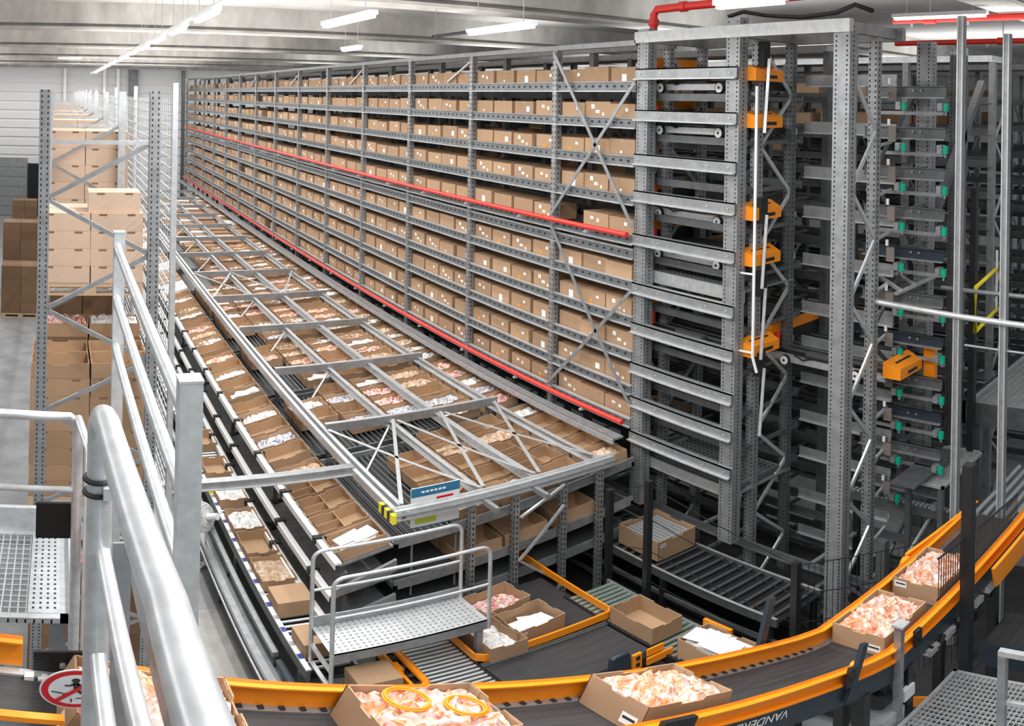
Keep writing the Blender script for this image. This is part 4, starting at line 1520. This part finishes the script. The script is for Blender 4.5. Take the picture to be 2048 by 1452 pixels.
o = put(BIGT[0], 'open_tray', (5.30, 4.56, .958), (0, 0, PI / 2), (1.05, 1.05, 1.35))
tag(o, 'brown tray of white sheets on the greenish rollers, behind the orange rail', 'tray')
o = put(PME[0], 'paper_sheets', (5.30, 4.56, 1.10), (0, 0, PI / 2), (1.3, 1.3, 1.3))
tag(o, 'stack of white printed sheets in the tray behind the orange rail', 'paper', kind='stuff')
# loads waiting at the foot of the grid
o = put(cart_me[1], 'carton', (2.62, 5.86, .80), (0, 0, PI / 2), (.8, .72, 1.3))
tag(o, 'closed brown carton below the cross-over platform at its left end', 'carton')
sup = thing('carton_stand', 'low dark stand under the closed carton below the platform', 'stand', (2.62, 5.86, 0))
MB().box(2.45, 2.79, 5.6, 6.1, .70, .80).build('stand_top', STEEL_B, sup)
for x in (2.48, 2.76):
    for y in (5.65, 6.05):
        MB().box(x - .02, x + .02, y - .02, y + .02, 0, .70).build('leg', STEEL_B, sup)
tbl = thing('infeed_conveyor', 'dark infeed conveyor under the grid carrying three trays', 'conveyor', (4.4, 6.3, 0))
MB().box(3.66, 5.12, 5.9, 7.0, .88, .93).build('bed', BELT, tbl)
MB().tube([(3.66, 5.92, 1.0), (3.8, 5.92, .94)], .01, 6).build('photo_eye_rod', WHITE, tbl)
for x in (3.72, 5.05):
    for y in (5.95, 6.9):
        MB().box(x - .03, x + .03, y - .03, y + .03, 0, .88).build('leg', STEEL_B, tbl)
place_tray((4.28, 6.62, .935), (0, 0, .15), 'of red goods under the grid, beside the left front post', 'red', BIGT[2])
place_tray((4.35, 6.14, .935), (0, 0, .1), 'of white papers under the grid, between the front posts', 'paper', BIGT[2])
place_tray((3.90, 6.08, .935), (0, 0, PI / 2), 'of white goods at the end of the bright rollers', 'white', BIGT[2])
lt = thing('sleeve_tray', 'brown tray of upright pale sleeves behind the black fence post', 'tray', (6.62, 6.72, 1.02))
me_ = put(BIGT[2], 'tray_body', (6.62, 6.72, 1.02), (0, 0, .0), (1.05, 1.7, 1.3))
me_.parent = lt
me_.matrix_parent_inverse = WINV[lt.name]
for k in range(9):
    MB().box(6.36 + .06 * k, 6.40 + .06 * k, 6.44, 7.0, 1.04, 1.28).build('sleeve', GALV_L, lt)
st = thing('low_shelf_conveyor', 'dark steel conveyor carrying the tray of pale sleeves', 'conveyor', (6.6, 6.5, 0))
for x in (6.22, 7.0):
    MB().box(x - .02, x + .02, 4.6, 9, .88, 1.01).build('side_rail', GALV_D, st)
    MB().box(x - .03, x + .0, 4.6, 9, 1.01, 1.02).build('wear_strip', GALV_L, st)
MB().box(6.24, 6.98, 4.6, 9, .93, .95).build('bottom_tray', STEEL_B, st)
rollers(st, [((6.61, 4.7 + .14 * k, .975), .74) for k in range(30)], .022, ROLLER_D, 'x')
for x in (6.22, 7.0):
    for y in (4.7, 6.2, 8.8):
        MB().box(x - .03, x + .03, y - .03, y + .03, 0, .88).build('leg', STEEL_B, st)
for z in (.35, .62):
    MB().box(6.2, 6.24, 4.6, 9, z - .03, z + .03).build('lower_rail', GALV_D, st)
MB().box(5.85, 7.0, 3.5, 9, .16, .18).build('low_shade_sheet', STEEL_B, st)  # added black sheet that stands in for shade on the floor

# ================================================================ FOREGROUND BELT CONVEYOR
YI0, YI1, YO0, YO1 = 2.865, 2.895, 2.345, 2.375


def sweep(b, prof, y0, y1, top, bot, m=0):
    """slab following an (x, z) line between two y values; top/bot are offsets from the line"""
    for (xa, za), (xb, zb) in zip(prof, prof[1:]):
        vs = [(xa, y0, za + bot), (xb, y0, zb + bot), (xb, y1, zb + bot), (xa, y1, za + bot), (xa, y0, za + top), (xb, y0, zb + top), (xb, y1, zb + top), (xa, y1, za + top)]
        b.add(vs, [(3, 2, 1, 0), (4, 5, 6, 7), (0, 1, 5, 4), (1, 2, 6, 5), (2, 3, 7, 6), (3, 0, 4, 7)], m)
    return b


MP = [(.10, Z(-2.53)), (.61, Z(-2.715)), (1.63, Z(-3.08)), (2.89, Z(-3.59)), (4.10, Z(-4.06)), (4.36, Z(-4.14)), (7.0, Z(-4.16))]
def on_profile(x):
    for (xa, za), (xb, zb) in zip(MP, MP[1:]):
        if xa <= x <= xb:
            return za + (zb - za) * (x - xa) / (xb - xa), math.atan2(za - zb, xb - xa)
    return MP[-1][1], 0


fcv = thing('descending_belt_conveyor', 'black belt conveyor with orange side guards, sloping down to the right in front', 'conveyor', (3, 2.6, 0))
b = sweep(MB(), MP, YI0, YI1, 0, -.155, 0)
sweep(b, MP, YI0 - .03, YI1, .0, -.012, 0)
b.build('inner_guard', ORANGE, fcv)
b = sweep(MB(), MP, YO0, YO1, 0, -.13, 0)
sweep(b, MP, YO0 - .035, YO1, .0, -.012, 0)
sweep(b, MP, YO0 - .035, YO1, -.118, -.13, 0)
b.build('outer_guard', ORANGE, fcv)
b = sweep(MB(), MP, 2.42, 2.82, -.165, -.20)
b.build('belt', BELT, fcv)
b = sweep(MB(), MP, 2.82, 2.865, -.155, -.19, 0)
x = .2
while x < 4.2:
    z, a = on_profile(x)
    b.box(x, x + .025, 2.828, 2.858, z - .158, z - .152, 1)
    x += .085
b.build('inner_edge_rail', [GALV, STEEL_B], fcv)
sweep(MB(), MP, 2.375, 2.42, -.155, -.19).build('outer_edge_rail', GALV, fcv)
b = sweep(MB(), MP, 2.33, 2.37, -.135, -.36)
b.build('side_frame', NAVY, fcv)
sweep(MB(), MP, 2.83, 2.88, -.17, -.36).build('side_frame', NAVY, fcv)


for x, ln in ((2.30, .22), (3.78, .07), (4.62, .08)):
    z, a = on_profile(x)
    b = MB()
    b.bar((x, 2.30, z - .05), (x + ln * math.cos(a), 2.30, z - .05 - ln * math.sin(a)), .03, .17)
    b.tube([(x + .04, 2.28, z - .04), (x + .04, 2.30, z - .04)], .03, 8)
    b.tube([(x + ln * .6, 2.28, z - .08), (x + ln * .6, 2.30, z - .08)], .022, 8)
    b.build('joint_bracket', STEEL_B, fcv)
# upright arm across the belt near the kink with an orange sensor
z, a = on_profile(3.95)
b = MB().bar((3.80, 2.31, z - .25), (3.98, 2.31, z + .22), .06, .03, up=(0, 1, 0))
sarm = b.build('sensor_arm', NAVY, fcv)
MB().tube([(3.93, 2.33, z + .02), (3.93, 2.36, z + .02)], .035, 10).build('sensor_eye', ORANGE, sarm)
b = MB().bar((3.72, 2.92, z - .2), (3.92, 2.95, z + .42), .06, .03, up=(0, 1, 0))
b.build('scanner_arm', NAVY, fcv)
# supports, motor and control box under the conveyor
for x in (.7, 4.05, 4.62, 6.2):
    z, a = on_profile(x)
    for y in (2.36, 2.85):
        MB().box(x - .04, x + .04, y - .04, y + .04, 0, z - .34).build('support_leg', STEEL_B, fcv)
    MB().box(x - .03, x + .03, 2.36, 2.85, z - .5, z - .44).build('support_tie', STEEL_B, fcv)
b = MB().tube([(4.30, 2.42, Z(-4.72)), (4.72, 2.42, Z(-4.72))], .09, 12)
b.box(4.34, 4.60, 2.36, 2.50, Z(-4.66), Z(-4.52))
motor = b.build('drive_motor', STEEL_B, fcv)
b = MB().box(4.22, 4.50, 2.30, 2.46, Z(-5.12), Z(-4.86))
b.build('control_box', PIPE, fcv)
b = MB().box(4.5, 4.64, 2.30, 2.4, Z(-4.83), Z(-4.70))
b.build('terminal_box', WHITE, motor)
for k in range(5):
    z0 = Z(-4.5) - .03 * k
    MB().tube([(4.9 + .25 * k, 2.32, z0), (5.0 + .25 * k, 2.30, z0 - .05), (5.12 + .25 * k, 2.32, z0)], .02, 6).build('cable', RUBBER, fcv)
b = MB()
for k in range(7):
    b.box(4.85 + .27 * k, 5.0 + .27 * k, 2.29, 2.33, Z(-4.56), Z(-4.50))
    b.box(4.83 + .27 * k, 5.05 + .27 * k, 2.31, 2.36, Z(-4.54), Z(-4.53))
b.build('drive_gear', GALV_L, fcv)
# maker's lettering on the outer frame (reads upside down, as in the photo)
tx = D.curves.new('logo_lettering', 'FONT')
tx.body = 'VANDERLANDE'
tx.size = .10
tx.align_x = 'CENTER'
tx.align_y = 'CENTER'
tx.extrude = .001
tx.materials.append(WHITE)
z, a = on_profile(2.92)
tmp = D.objects.new('lettering_curve', tx)
COL.objects.link(tmp)
bpy.context.view_layer.update()
lme = D.meshes.new_from_object(tmp.evaluated_get(bpy.context.evaluated_depsgraph_get()))
D.objects.remove(tmp)
to = D.objects.new('logo_lettering', lme)
COL.objects.link(to)
to.parent = fcv
to.matrix_parent_inverse = WINV[fcv.name]
rm = Matrix(((1, 0, 0), (0, 0, -1), (0, 1, 0))).to_4x4()                    # face -y, upright
to.matrix_basis = Matrix.Translation((2.93, 2.326, z - .215)) @ Matrix.Rotation(a + PI, 4, 'Y') @ rm

# left, flatter conveyor piece
LP = [(-1.4, Z(-2.25)), (-.09, Z(-2.42))]
lcv = thing('left_belt_conveyor', 'short belt conveyor piece with orange guards at the lower left', 'conveyor', (-.6, 2.6, 0))
b = sweep(MB(), LP, YI0, YI1, 0, -.17)
sweep(b, LP, YI0 - .03, YI1, .0, -.012)
b.build('inner_guard', ORANGE, lcv)
LQ = [(-1.4, Z(-2.26)), (.06, Z(-2.45))]
b = sweep(MB(), LQ, 2.36, 2.40, 0, -.03)
b.build('outer_guard', ORANGE, lcv)
MB().box(-.32, -.14, 2.33, 2.36, Z(-2.64), Z(-2.48)).build('outer_plate', ORANGE, lcv)
sweep(MB(), LQ, 2.40, 2.84, -.19, -.23).build('belt', BELT, lcv)
b = sweep(MB(), LQ, 2.82, 2.865, -.175, -.20)
b.build('inner_edge_rail', GALV_L, lcv)
b = MB().box(-.05, .16, 2.86, 2.875, Z(-2.68), Z(-2.49), 0)
b.tube([(.06, 2.84, Z(-2.57)), (.06, 2.86, Z(-2.57))], .013, 8, 1)
b.build('joint_plate', [STEEL_B, GALV_L], lcv)
b = MB()
for k in range(5):
    b.box(-.08 + .05 * k, -.045 + .05 * k, 2.80, 2.84, Z(-2.63) - .015 * k, Z(-2.60) - .015 * k)
b.build('edge_roller', WHITE, lcv)
b = MB()
for k in range(6):
    b.tube([(-.35 + .09 * k, 2.28, Z(-2.6)), (-.35 + .09 * k, 2.34, Z(-2.6))], .035, 8)
b.box(-.45, .2, 2.24, 2.32, Z(-2.82), Z(-2.66))
b.build('drive_unit', STEEL_B, lcv)
for x in (-.9, -.2):
    for y in (2.38, 2.86):
        MB().box(x - .04, x + .04, y - .04, y + .04, 0, Z(-2.62)).build('support_leg', STEEL_B, lcv)

# trays riding on the foreground conveyor -----------------------------------
HB = [heap_mesh('goods', BAG_O, L=.565, W=.365, h=.165, seed=50 + i, nx=22, ny=15, rough=.04, peak=.035) for i in range(5)]
FGT = [(.31, 'at the left edge, behind the railing', BIGT[0], 0), (1.36, 'second on the sloping belt, under two cable coils', BIGT[0], 1),
       (2.57, 'third on the sloping belt, with a white label', BIGT[0], 2), (4.73, 'just beyond the kink of the belt', BIGT[0], 3),
       (5.56, 'farthest right on the foreground belt', BIGT[1], 4)]
for x, where, me, i in FGT:
    z, a = on_profile(x)
    rot = (0, a, 0)
    off = Vector((math.sin(a), 0, math.cos(a)))
    base = Vector((x, 2.62, z - .165 + .004)) + off * .0
    o = put(me, 'open_tray', base, rot)
    tag(o, 'tray of orange goods ' + where, 'tray', 'trays on the foreground belt')
    g_ = put(HB[i], 'bagged_goods', base + off * .006, rot)
    tag(g_, 'orange bagged goods in the tray ' + where, 'goods', kind='stuff')
    if i == 1:
        for dx, dy, r, nm in ((-.10, .06, .085, 'larger orange cable coil'), (.13, -.02, .075, 'smaller orange cable coil')):
            b = MB()
            for q in range(3):
                b.tube([(dx + (r + .007 * q) * math.cos(t * PI / 12), dy + (r + .007 * q) * math.sin(t * PI / 12), .225 + .008 * (q % 2)) for t in range(24)], .006, 6, closed=True)
            c_ = b.build('cable_coil', ORANGE)
            c_.location = base
            c_.rotation_euler = rot
            tag(c_, nm + ' lying on the bagged goods of the second tray', 'cable')

# orange chutes and dark conveyors beyond the right end
ch = thing('orange_chute', 'orange guard plate of a side conveyor behind the farthest tray', 'conveyor guard', (6.1, 2.95, 2.7))
b = MB().bar((5.80, 2.98, Z(-4.28)), (6.75, 2.86, Z(-4.22)), .03, .16)
b.tube([(5.80, 2.96, Z(-4.28)), (5.72, 2.93, Z(-4.30))], .07, 8)
b.build('guard_plate', ORANGE, ch)
for x in (5.9, 6.6):
    MB().box(x - .02, x + .02, 2.98, 3.02, 0, Z(-4.3)).build('guard_post', STEEL_B, ch)
ch = thing('orange_side_guard', 'orange guard panel at the right edge beyond the fence post', 'conveyor guard', (6.3, 2.1, 2.7))
MB().bar((5.90, 2.24, Z(-4.33)), (6.9, 2.12, Z(-4.12)), .03, .24).build('guard_plate', ORANGE, ch)
MB().box(6.3, 6.36, 2.0, 2.06, 0, Z(-4.2)).build('guard_post', STEEL_B, ch)
rt = thing('right_roller_conveyor', 'grey roller conveyor high at the right edge behind the fence', 'conveyor', (8, 3, 0))
rollers(rt, [((8.85, 1.9 + .11 * k, Z(-5.02)), 1.5) for k in range(14)], .035, ROLLER, 'x')
b = MB().box(7.95, 8.02, 1.6, 5.0, Z(-5.12), Z(-4.98), 0)
y = 1.65
while y < 4.95:
    b.box(7.94, 8.03, y, y + .03, Z(-4.98), Z(-4.96), 1)
    y += .055
b.build('side_rail', [GALV_D, GALV_L], rt)
for y in (1.7, 3.3, 4.8):
    MB().box(8.0, 8.08, y - .04, y + .04, 0, Z(-5.1)).build('leg', STEEL_B, rt)
nv = thing('navy_conveyor', 'dark blue conveyor side at the lower right beneath the orange guard', 'conveyor', (6.1, 2.2, 0))
MB().box(5.75, 5.80, 1.2, 2.30, Z(-5.35), Z(-5.05)).build('side_frame', NAVY, nv)
MB().box(5.80, 6.4, 1.2, 2.30, Z(-5.2), Z(-5.12)).build('belt', BELT, nv)
for y in (1.3, 2.2):
    MB().box(5.78, 5.86, y - .04, y + .04, 0, Z(-5.35)).build('leg', STEEL_B, nv)
lo = thing('low_orange_guard', 'small orange guard glimpsed low beside the lower right steel post', 'conveyor guard', (5.9, 3, 0))
MB().bar((5.75, 3.25, .70), (6.0, 2.8, .70), .03, .14).build('guard_plate', ORANGE, lo)
MB().box(5.86, 5.92, 3.02, 3.08, 0, .66).build('guard_post', STEEL_B, lo)

# ================================================================ LOWER RIGHT GRATING AND RAIL
gp_ = thing('grating_landing', 'galvanised grating landing at the lower right corner', 'landing', (4.8, 1.9, 0))
grate(MB(), 3.9, 5.23, 1.0, 2.28, Z(-5.0), .055, .035).build('grating', GALV_L, gp_)
for x, y in ((4.0, 2.2), (5.15, 2.2), (5.15, 1.1)):
    MB().box(x - .04, x + .04, y - .04, y + .04, 0, Z(-5.03)).build('leg', GALV_D, gp_)
pt = thing('steel_post', 'upright square steel post with a cap beside the foreground conveyor', 'post', (4.42, 2.30, 0))
MB().box(4.395, 4.445, 2.285, 2.335, 0, Z(-3.9)).build('post_tube', GALV, pt)
MB().box(4.37, 4.47, 2.26, 2.345, Z(-3.9), Z(-3.88)).build('cap', GALV_L, pt)
rr_ = thing('landing_handrail', 'square tube handrail standing on the lower right grating', 'railing', (4.35, 1.5, Z(-5)))
MB().box(4.325, 4.375, 1.56, 1.61, Z(-5.0), Z(-3.9)).build('post', GALV, rr_)
MB().box(4.325, 4.375, .6, 1.61, Z(-3.9), Z(-3.85)).build('top_rail', GALV_L, rr_)
MB().box(4.335, 4.365, .6, 1.57, Z(-4.42), Z(-4.38)).build('knee_rail', GALV_L, rr_)
MB().box(4.325, 4.375, .62, .67, Z(-5.0), Z(-3.9)).build('post', GALV, rr_)

# ================================================================ FOREGROUND RAILINGS
r1 = thing('near_handrail', 'thick pale tube handrail nearest the viewer at the lower left', 'railing', (.09, 1.5, 4.5))
MB().tube([(.097, 1.545, 4.2), (.097, 1.545, Z(-.72)), (.098, 1.54, Z(-.69)), (.100, 1.515, Z(-.667)), (.103, 1.47, Z(-.66)), (.131, .86, Z(-.66)), (.128, .6, Z(-.66)), (.125, .1, Z(-.66))], .026, 16).build('top_tube', PIPE, r1)
MB().box(.128, .166, 1.565, 1.572, 4.1, Z(-1.02)).build('side_plate', GALV, r1)
b = MB()
for dz in (0, -.035):
    b.tube([(.097 + .029 * math.cos(t * PI / 10), 1.545 + .029 * math.sin(t * PI / 10), Z(-.83 + dz)) for t in range(20)], .006, 6, closed=True)
b.build('hose_clamp', STEEL_B, r1)
MB().cbox(.115, 1.51, Z(-.85), .025, .02, .03).build('clamp_screw', GALV_L, r1)
MB().tube([(.105, 1.53, Z(-1.02)), (.12, .95, Z(-1.02)), (.135, .3, Z(-1.02))], .016, 12).build('knee_tube', PIPE, r1)
MB().tube([(.100, 1.53, Z(-1.34)), (.102, 1.49, Z(-1.37)), (.11, 1.15, Z(-1.45))], .018, 12).build('lower_tube', PIPE, r1)
MB().box(-.02, .2, 1.5, 1.6, 4.1, 4.2).build('base_plate', GALV, r1)
for x, y in ((0.0, 1.55), (.18, 1.55)):
    MB().box(x - .02, x + .02, 1.53, 1.57, 0, 4.1).build('leg', GALV, r1)

r2 = thing('square_post_railing', 'pale railing of square posts and round rails leading away on the left', 'railing', (.35, 3, 5))
for y, z0 in ((1.95, 3.4), (4.19, 0)):
    b = MB().box(.317, .377, y - .03, y + .03, z0, Z(-.757))
    b.box(.315, .379, y - .032, y + .032, Z(-.757), Z(-.75))
    b.build('post', PIPE, r2)
for z, zb in ((-.83, -.86), (-1.12, -1.12), (-1.40, -1.38)):
    MB().tube([(.335, 4.16, Z(z)), (.335, 4.05, Z(z - .01)), (.34, 1.98, Z(zb))], .022, 12).build('rail', PIPE, r2)
MB().box(.30, .34, 1.9, 4.3, Z(-2.05), Z(-1.87)).build('stringer', GALV, r2)
MB().box(.317, .377, 1.92, 1.98, 0, 3.4).build('leg', GALV, r2)

r3 = thing('corner_railing', 'slim pale railing with a corner post at the left edge', 'railing', (.1, 3.57, 4))
MB().tube([(-1.2, 3.60, Z(-1.54)), (.085, 3.57, Z(-1.575)), (.115, 3.57, Z(-1.6)), (.12, 3.57, Z(-1.65)), (.12, 3.57, 0)], .025, 12).build('top_tube', PIPE, r3)
MB().tube([(-1.2, 3.60, Z(-1.98)), (.12, 3.57, Z(-1.99))], .018, 10).build('knee_tube', PIPE, r3)
MB().tube([(.16, 3.3, 0), (.16, 3.3, Z(-1.62)), (.12, 3.57, Z(-1.58))], .02, 10).build('return_tube', PIPE, r3)
MB().box(-.065, .105, 3.60, 3.62, Z(-2.31), Z(-2.09)).build('panel', DARK, r3)['label'] = 'matt black square panel'

lg = thing('grating_stair_landing', 'white galvanised grating landing with mesh at the lower left', 'landing', (-.3, 4.2, 0))
b = grate(MB(), -1.2, .11, 3.75, 4.75, Z(-3.0), .042, .06, frame=.05)
b.build('grating', PIPE, lg)
b = MB().box(-.10, .06, 3.8, 4.7, Z(-2.99), Z(-2.985))
y = 3.84
while y < 4.68:
    for k in range(4):
        b.quad((-.08 + .036 * k, y, Z(-2.9845)), (-.068 + .036 * k, y, Z(-2.9845)), (-.068 + .036 * k, y + .02, Z(-2.9845)), (-.08 + .036 * k, y + .02, Z(-2.9845)), 1)
    y += .05
b.build('perforated_strip', [PIPE, HOLE], lg)
MB().box(.11, .15, 3.7, 4.8, Z(-3.12), Z(-2.93)).build('edge_plate', PIPE, lg)
MB().box(-1.2, .11, 4.75, 4.79, Z(-3.1), Z(-2.80)).build('kick_plate', PIPE, lg)
for x, y in ((-1.1, 3.85), (.05, 3.85), (.05, 4.65), (-1.1, 4.65)):
    MB().box(x - .04, x + .04, y - .04, y + .04, 0, Z(-3.03)).build('leg', GALV, lg)

# prohibition sign: running man struck through ------------------------------
sgn = thing('no_running_sign', 'round red and white prohibition sign with a struck-through running figure', 'sign', (.06, 1.64, 5.4))
KS = .8
sx_, sy_, sz_ = .064, 1.66, Z(-1.59)


def disc(b, r, y, m, n=40):
    r *= KS
    b.add([(sx_ + r * math.cos(2 * PI * t / n), y, sz_ + r * math.sin(2 * PI * t / n)) for t in range(n)], [tuple(range(n))], m)


b = MB()
n_ = 40
ring = [(KS * .098 * math.cos(2 * PI * t / n_), KS * .098 * math.sin(2 * PI * t / n_)) for t in range(n_)]
b.add([(sx_ + u, sy_, sz_ + v) for u, v in ring] + [(sx_ + u, sy_ + .003, sz_ + v) for u, v in ring], [tuple(range(n_))] + [tuple(reversed(range(n_, 2 * n_)))] + [(j, j + n_, (j + 1) % n_ + n_, (j + 1) % n_) for j in range(n_)], 0)
disc(b, .093, sy_ - .0006, 1)
disc(b, .074, sy_ - .0012, 0)
plate = b.build('plate', [WHITE, SIGNRED], sgn)
b = MB()


def stroke(p, q, w, m=0, y=sy_ - .003):
    b.bar((sx_ + KS * p[0], y, sz_ + KS * p[1]), (sx_ + KS * q[0], y, sz_ + KS * q[1]), w * KS, .001, m, up=(0, 1, 0))


b.add([(sx_ + .009 * math.cos(t * PI / 8), sy_ - .003, sz_ + .038 + .009 * math.sin(t * PI / 8)) for t in range(16)], [tuple(range(16))])
stroke((0, .036), (.004, .0), .017)
stroke((.004, .0), (-.012, -.012), .011)
stroke((-.012, -.012), (-.034, -.024), .008)
stroke((.004, .0), (.018, -.018), .011)
stroke((.018, -.018), (.034, -.034), .008)
stroke((.002, .032), (.018, .02), .007)
stroke((.018, .02), (.03, .026), .006)
stroke((-.002, .032), (-.016, .022), .007)
stroke((-.016, .022), (-.03, .024), .006)
stroke((-.066, -.006), (-.034, -.016), .004)
stroke((.0, -.042), (.05, -.040), .004)
stroke((-.012, -.044), (-.012, -.062), .004)
b.build('pictogram', INK, plate)
b = MB()
stroke((-.056, -.056), (.056, .056), .014, 0, sy_ - .0045)
b.build('slash', SIGNRED, plate)
MB().box(sx_, .15, 1.664, 1.672, sz_ - .008, sz_ + .008).box(.142, .15, 1.571, 1.672, sz_ - .008, sz_ + .008).build('bracket', GALV, sgn)

# ================================================================ CEILING LAMPS, PIPES
lampn = [0]


def lamp(x, y, ln, z=7.9, label='', tray=0, rot=0, emit=True):
    t = thing('ceiling_light', label, 'light', (x, y, z), 'hanging tube lights')
    lampn[0] += 1
    b = MB()
    if rot:
        b.box(x - ln / 2, x + ln / 2, y - .05, y + .05, z, z + .05)
        MB().box(x - ln / 2 + .02, x + ln / 2 - .02, y - .035, y + .035, z - .03, z).build('tube', LAMP, t)
    else:
        b.box(x - .05, x + .05, y, y + ln, z, z + .05)
        MB().box(x - .035, x + .035, y + .03, y + ln - .03, z - .035, z).build('tube', LAMP, t)
    b.build('housing', WHITE, t)
    for f in (.15, .85):
        px, py = (x - ln / 2 + ln * f, y) if rot else (x, y + ln * f)
        MB().tube([(px, py, z + .05), (px, py, 8.9)], .005, 5).build('hanger', GALV_L, t)


tr = thing('lamp_trunking', 'continuous white lamp trunking hanging along the left half of the hall', 'light track', (1.67, 9, 7.95))
MB().box(1.64, 1.70, 5, 40, 7.95, 7.98).build('track', WHITE, tr)
for y in (6.5, 10, 15, 20, 26, 32, 38):
    MB().tube([(1.67, y, 7.98), (1.67, y, 8.9)], .004, 5).build('hanger', GALV_L, tr)
for k in range(14):
    lamp(1.67, 6.0 + 2.1 * k, 1.25, 7.9, 'tube light on the white trunking, %s from the near end' % nth(k + 1))
lamp(3.31, 7.75, 1.6, 7.9, 'white tube light hanging alone right of the lamp trunking')
lamp(5.34, 7.66, 1.55, 7.9, 'bright tube light above the long rack with an open bracket')
lamp(5.34, 13.1, .9, 7.9, 'small distant tube light above the middle of the long rack')
lamp(5.36, 4.0, .8, 7.9, 'tube light cut by the top edge above the lift tower')
lamp(9.45, 3.8, 1.4, 8.22, 'long pale light fitting above the sensor lift frame')
lamp(.45, 28.5, .9, 8.25, 'short bluish light fitting under a far ceiling beam', rot=1)
lamp(12.5, 8, 2, 8.2, 'tube light above the dim racks behind the lift tower')
b = MB()
t_ = thing('lamp_bracket', 'dark open lamp bracket at the end of the light above the rack', 'bracket', (5.34, 9.25, 7.9))
b.box(5.29, 5.305, 9.22, 10.2, 7.9, 7.93)
b.box(5.375, 5.39, 9.22, 10.2, 7.9, 7.93)
b.box(5.29, 5.39, 10.17, 10.2, 7.9, 7.93)
b.build('bracket_frame', STEEL_B, t_)
MB().tube([(5.34, 10.18, 7.92), (5.34, 10.18, 8.9)], .005, 5).build('hanger', GALV, t_)
rp = thing('red_ceiling_pipe', 'red sprinkler main rising beside the lift tower and running under the ceiling', 'pipe', (7.15, 7.3, 8))
MB().tube([(7.15, 7.5, 7.80), (7.15, 7.5, 8.16), (7.16, 7.45, 8.23), (7.2, 7.1, 8.24), (7.2, 2.5, 8.24)], .055, 12).build('main_pipe', RED, rp)
MB().tube([(7.15, 7.5, 8.02), (7.15, 7.5, 8.10)], .075, 12).build('coupling', RED, rp)
MB().tube([(7.2, 6.95, 8.24), (7.2, 7.05, 8.24)], .07, 12).build('coupling', RED, rp)
MB().tube([(7.2, 4.5, 8.28), (7.2, 4.5, 8.9)], .006, 5).build('hanger', GALV, rp)
for x, z, yend, lab in ((10.2, 8.27, 5.6, 'red sprinkler pipe under the ceiling above the sensor lift frame'), (13.2, 8.2, 7.2, 'second red sprinkler pipe under the ceiling at the upper right')):
    rp = thing('red_ceiling_pipe', lab, 'pipe', (x, 5, z))
    MB().tube([(x, 1.5, z), (x, yend, z)], .05, 10).build('main_pipe', RED, rp)
    MB().tube([(x, 5.0, z), (x, 5.0, 8.9)], .008, 5).build('hanger', GALV, rp)
    for y in (3.2, 4.4, 5.3):
        MB().tube([(x, y, z - .1), (x, y, z)], .02, 6).build('sprinkler_head', GALV_L, rp)
    MB().tube([(x, 4.9, z), (x, 5.1, z)], .07, 10).build('coupling', RED, rp)
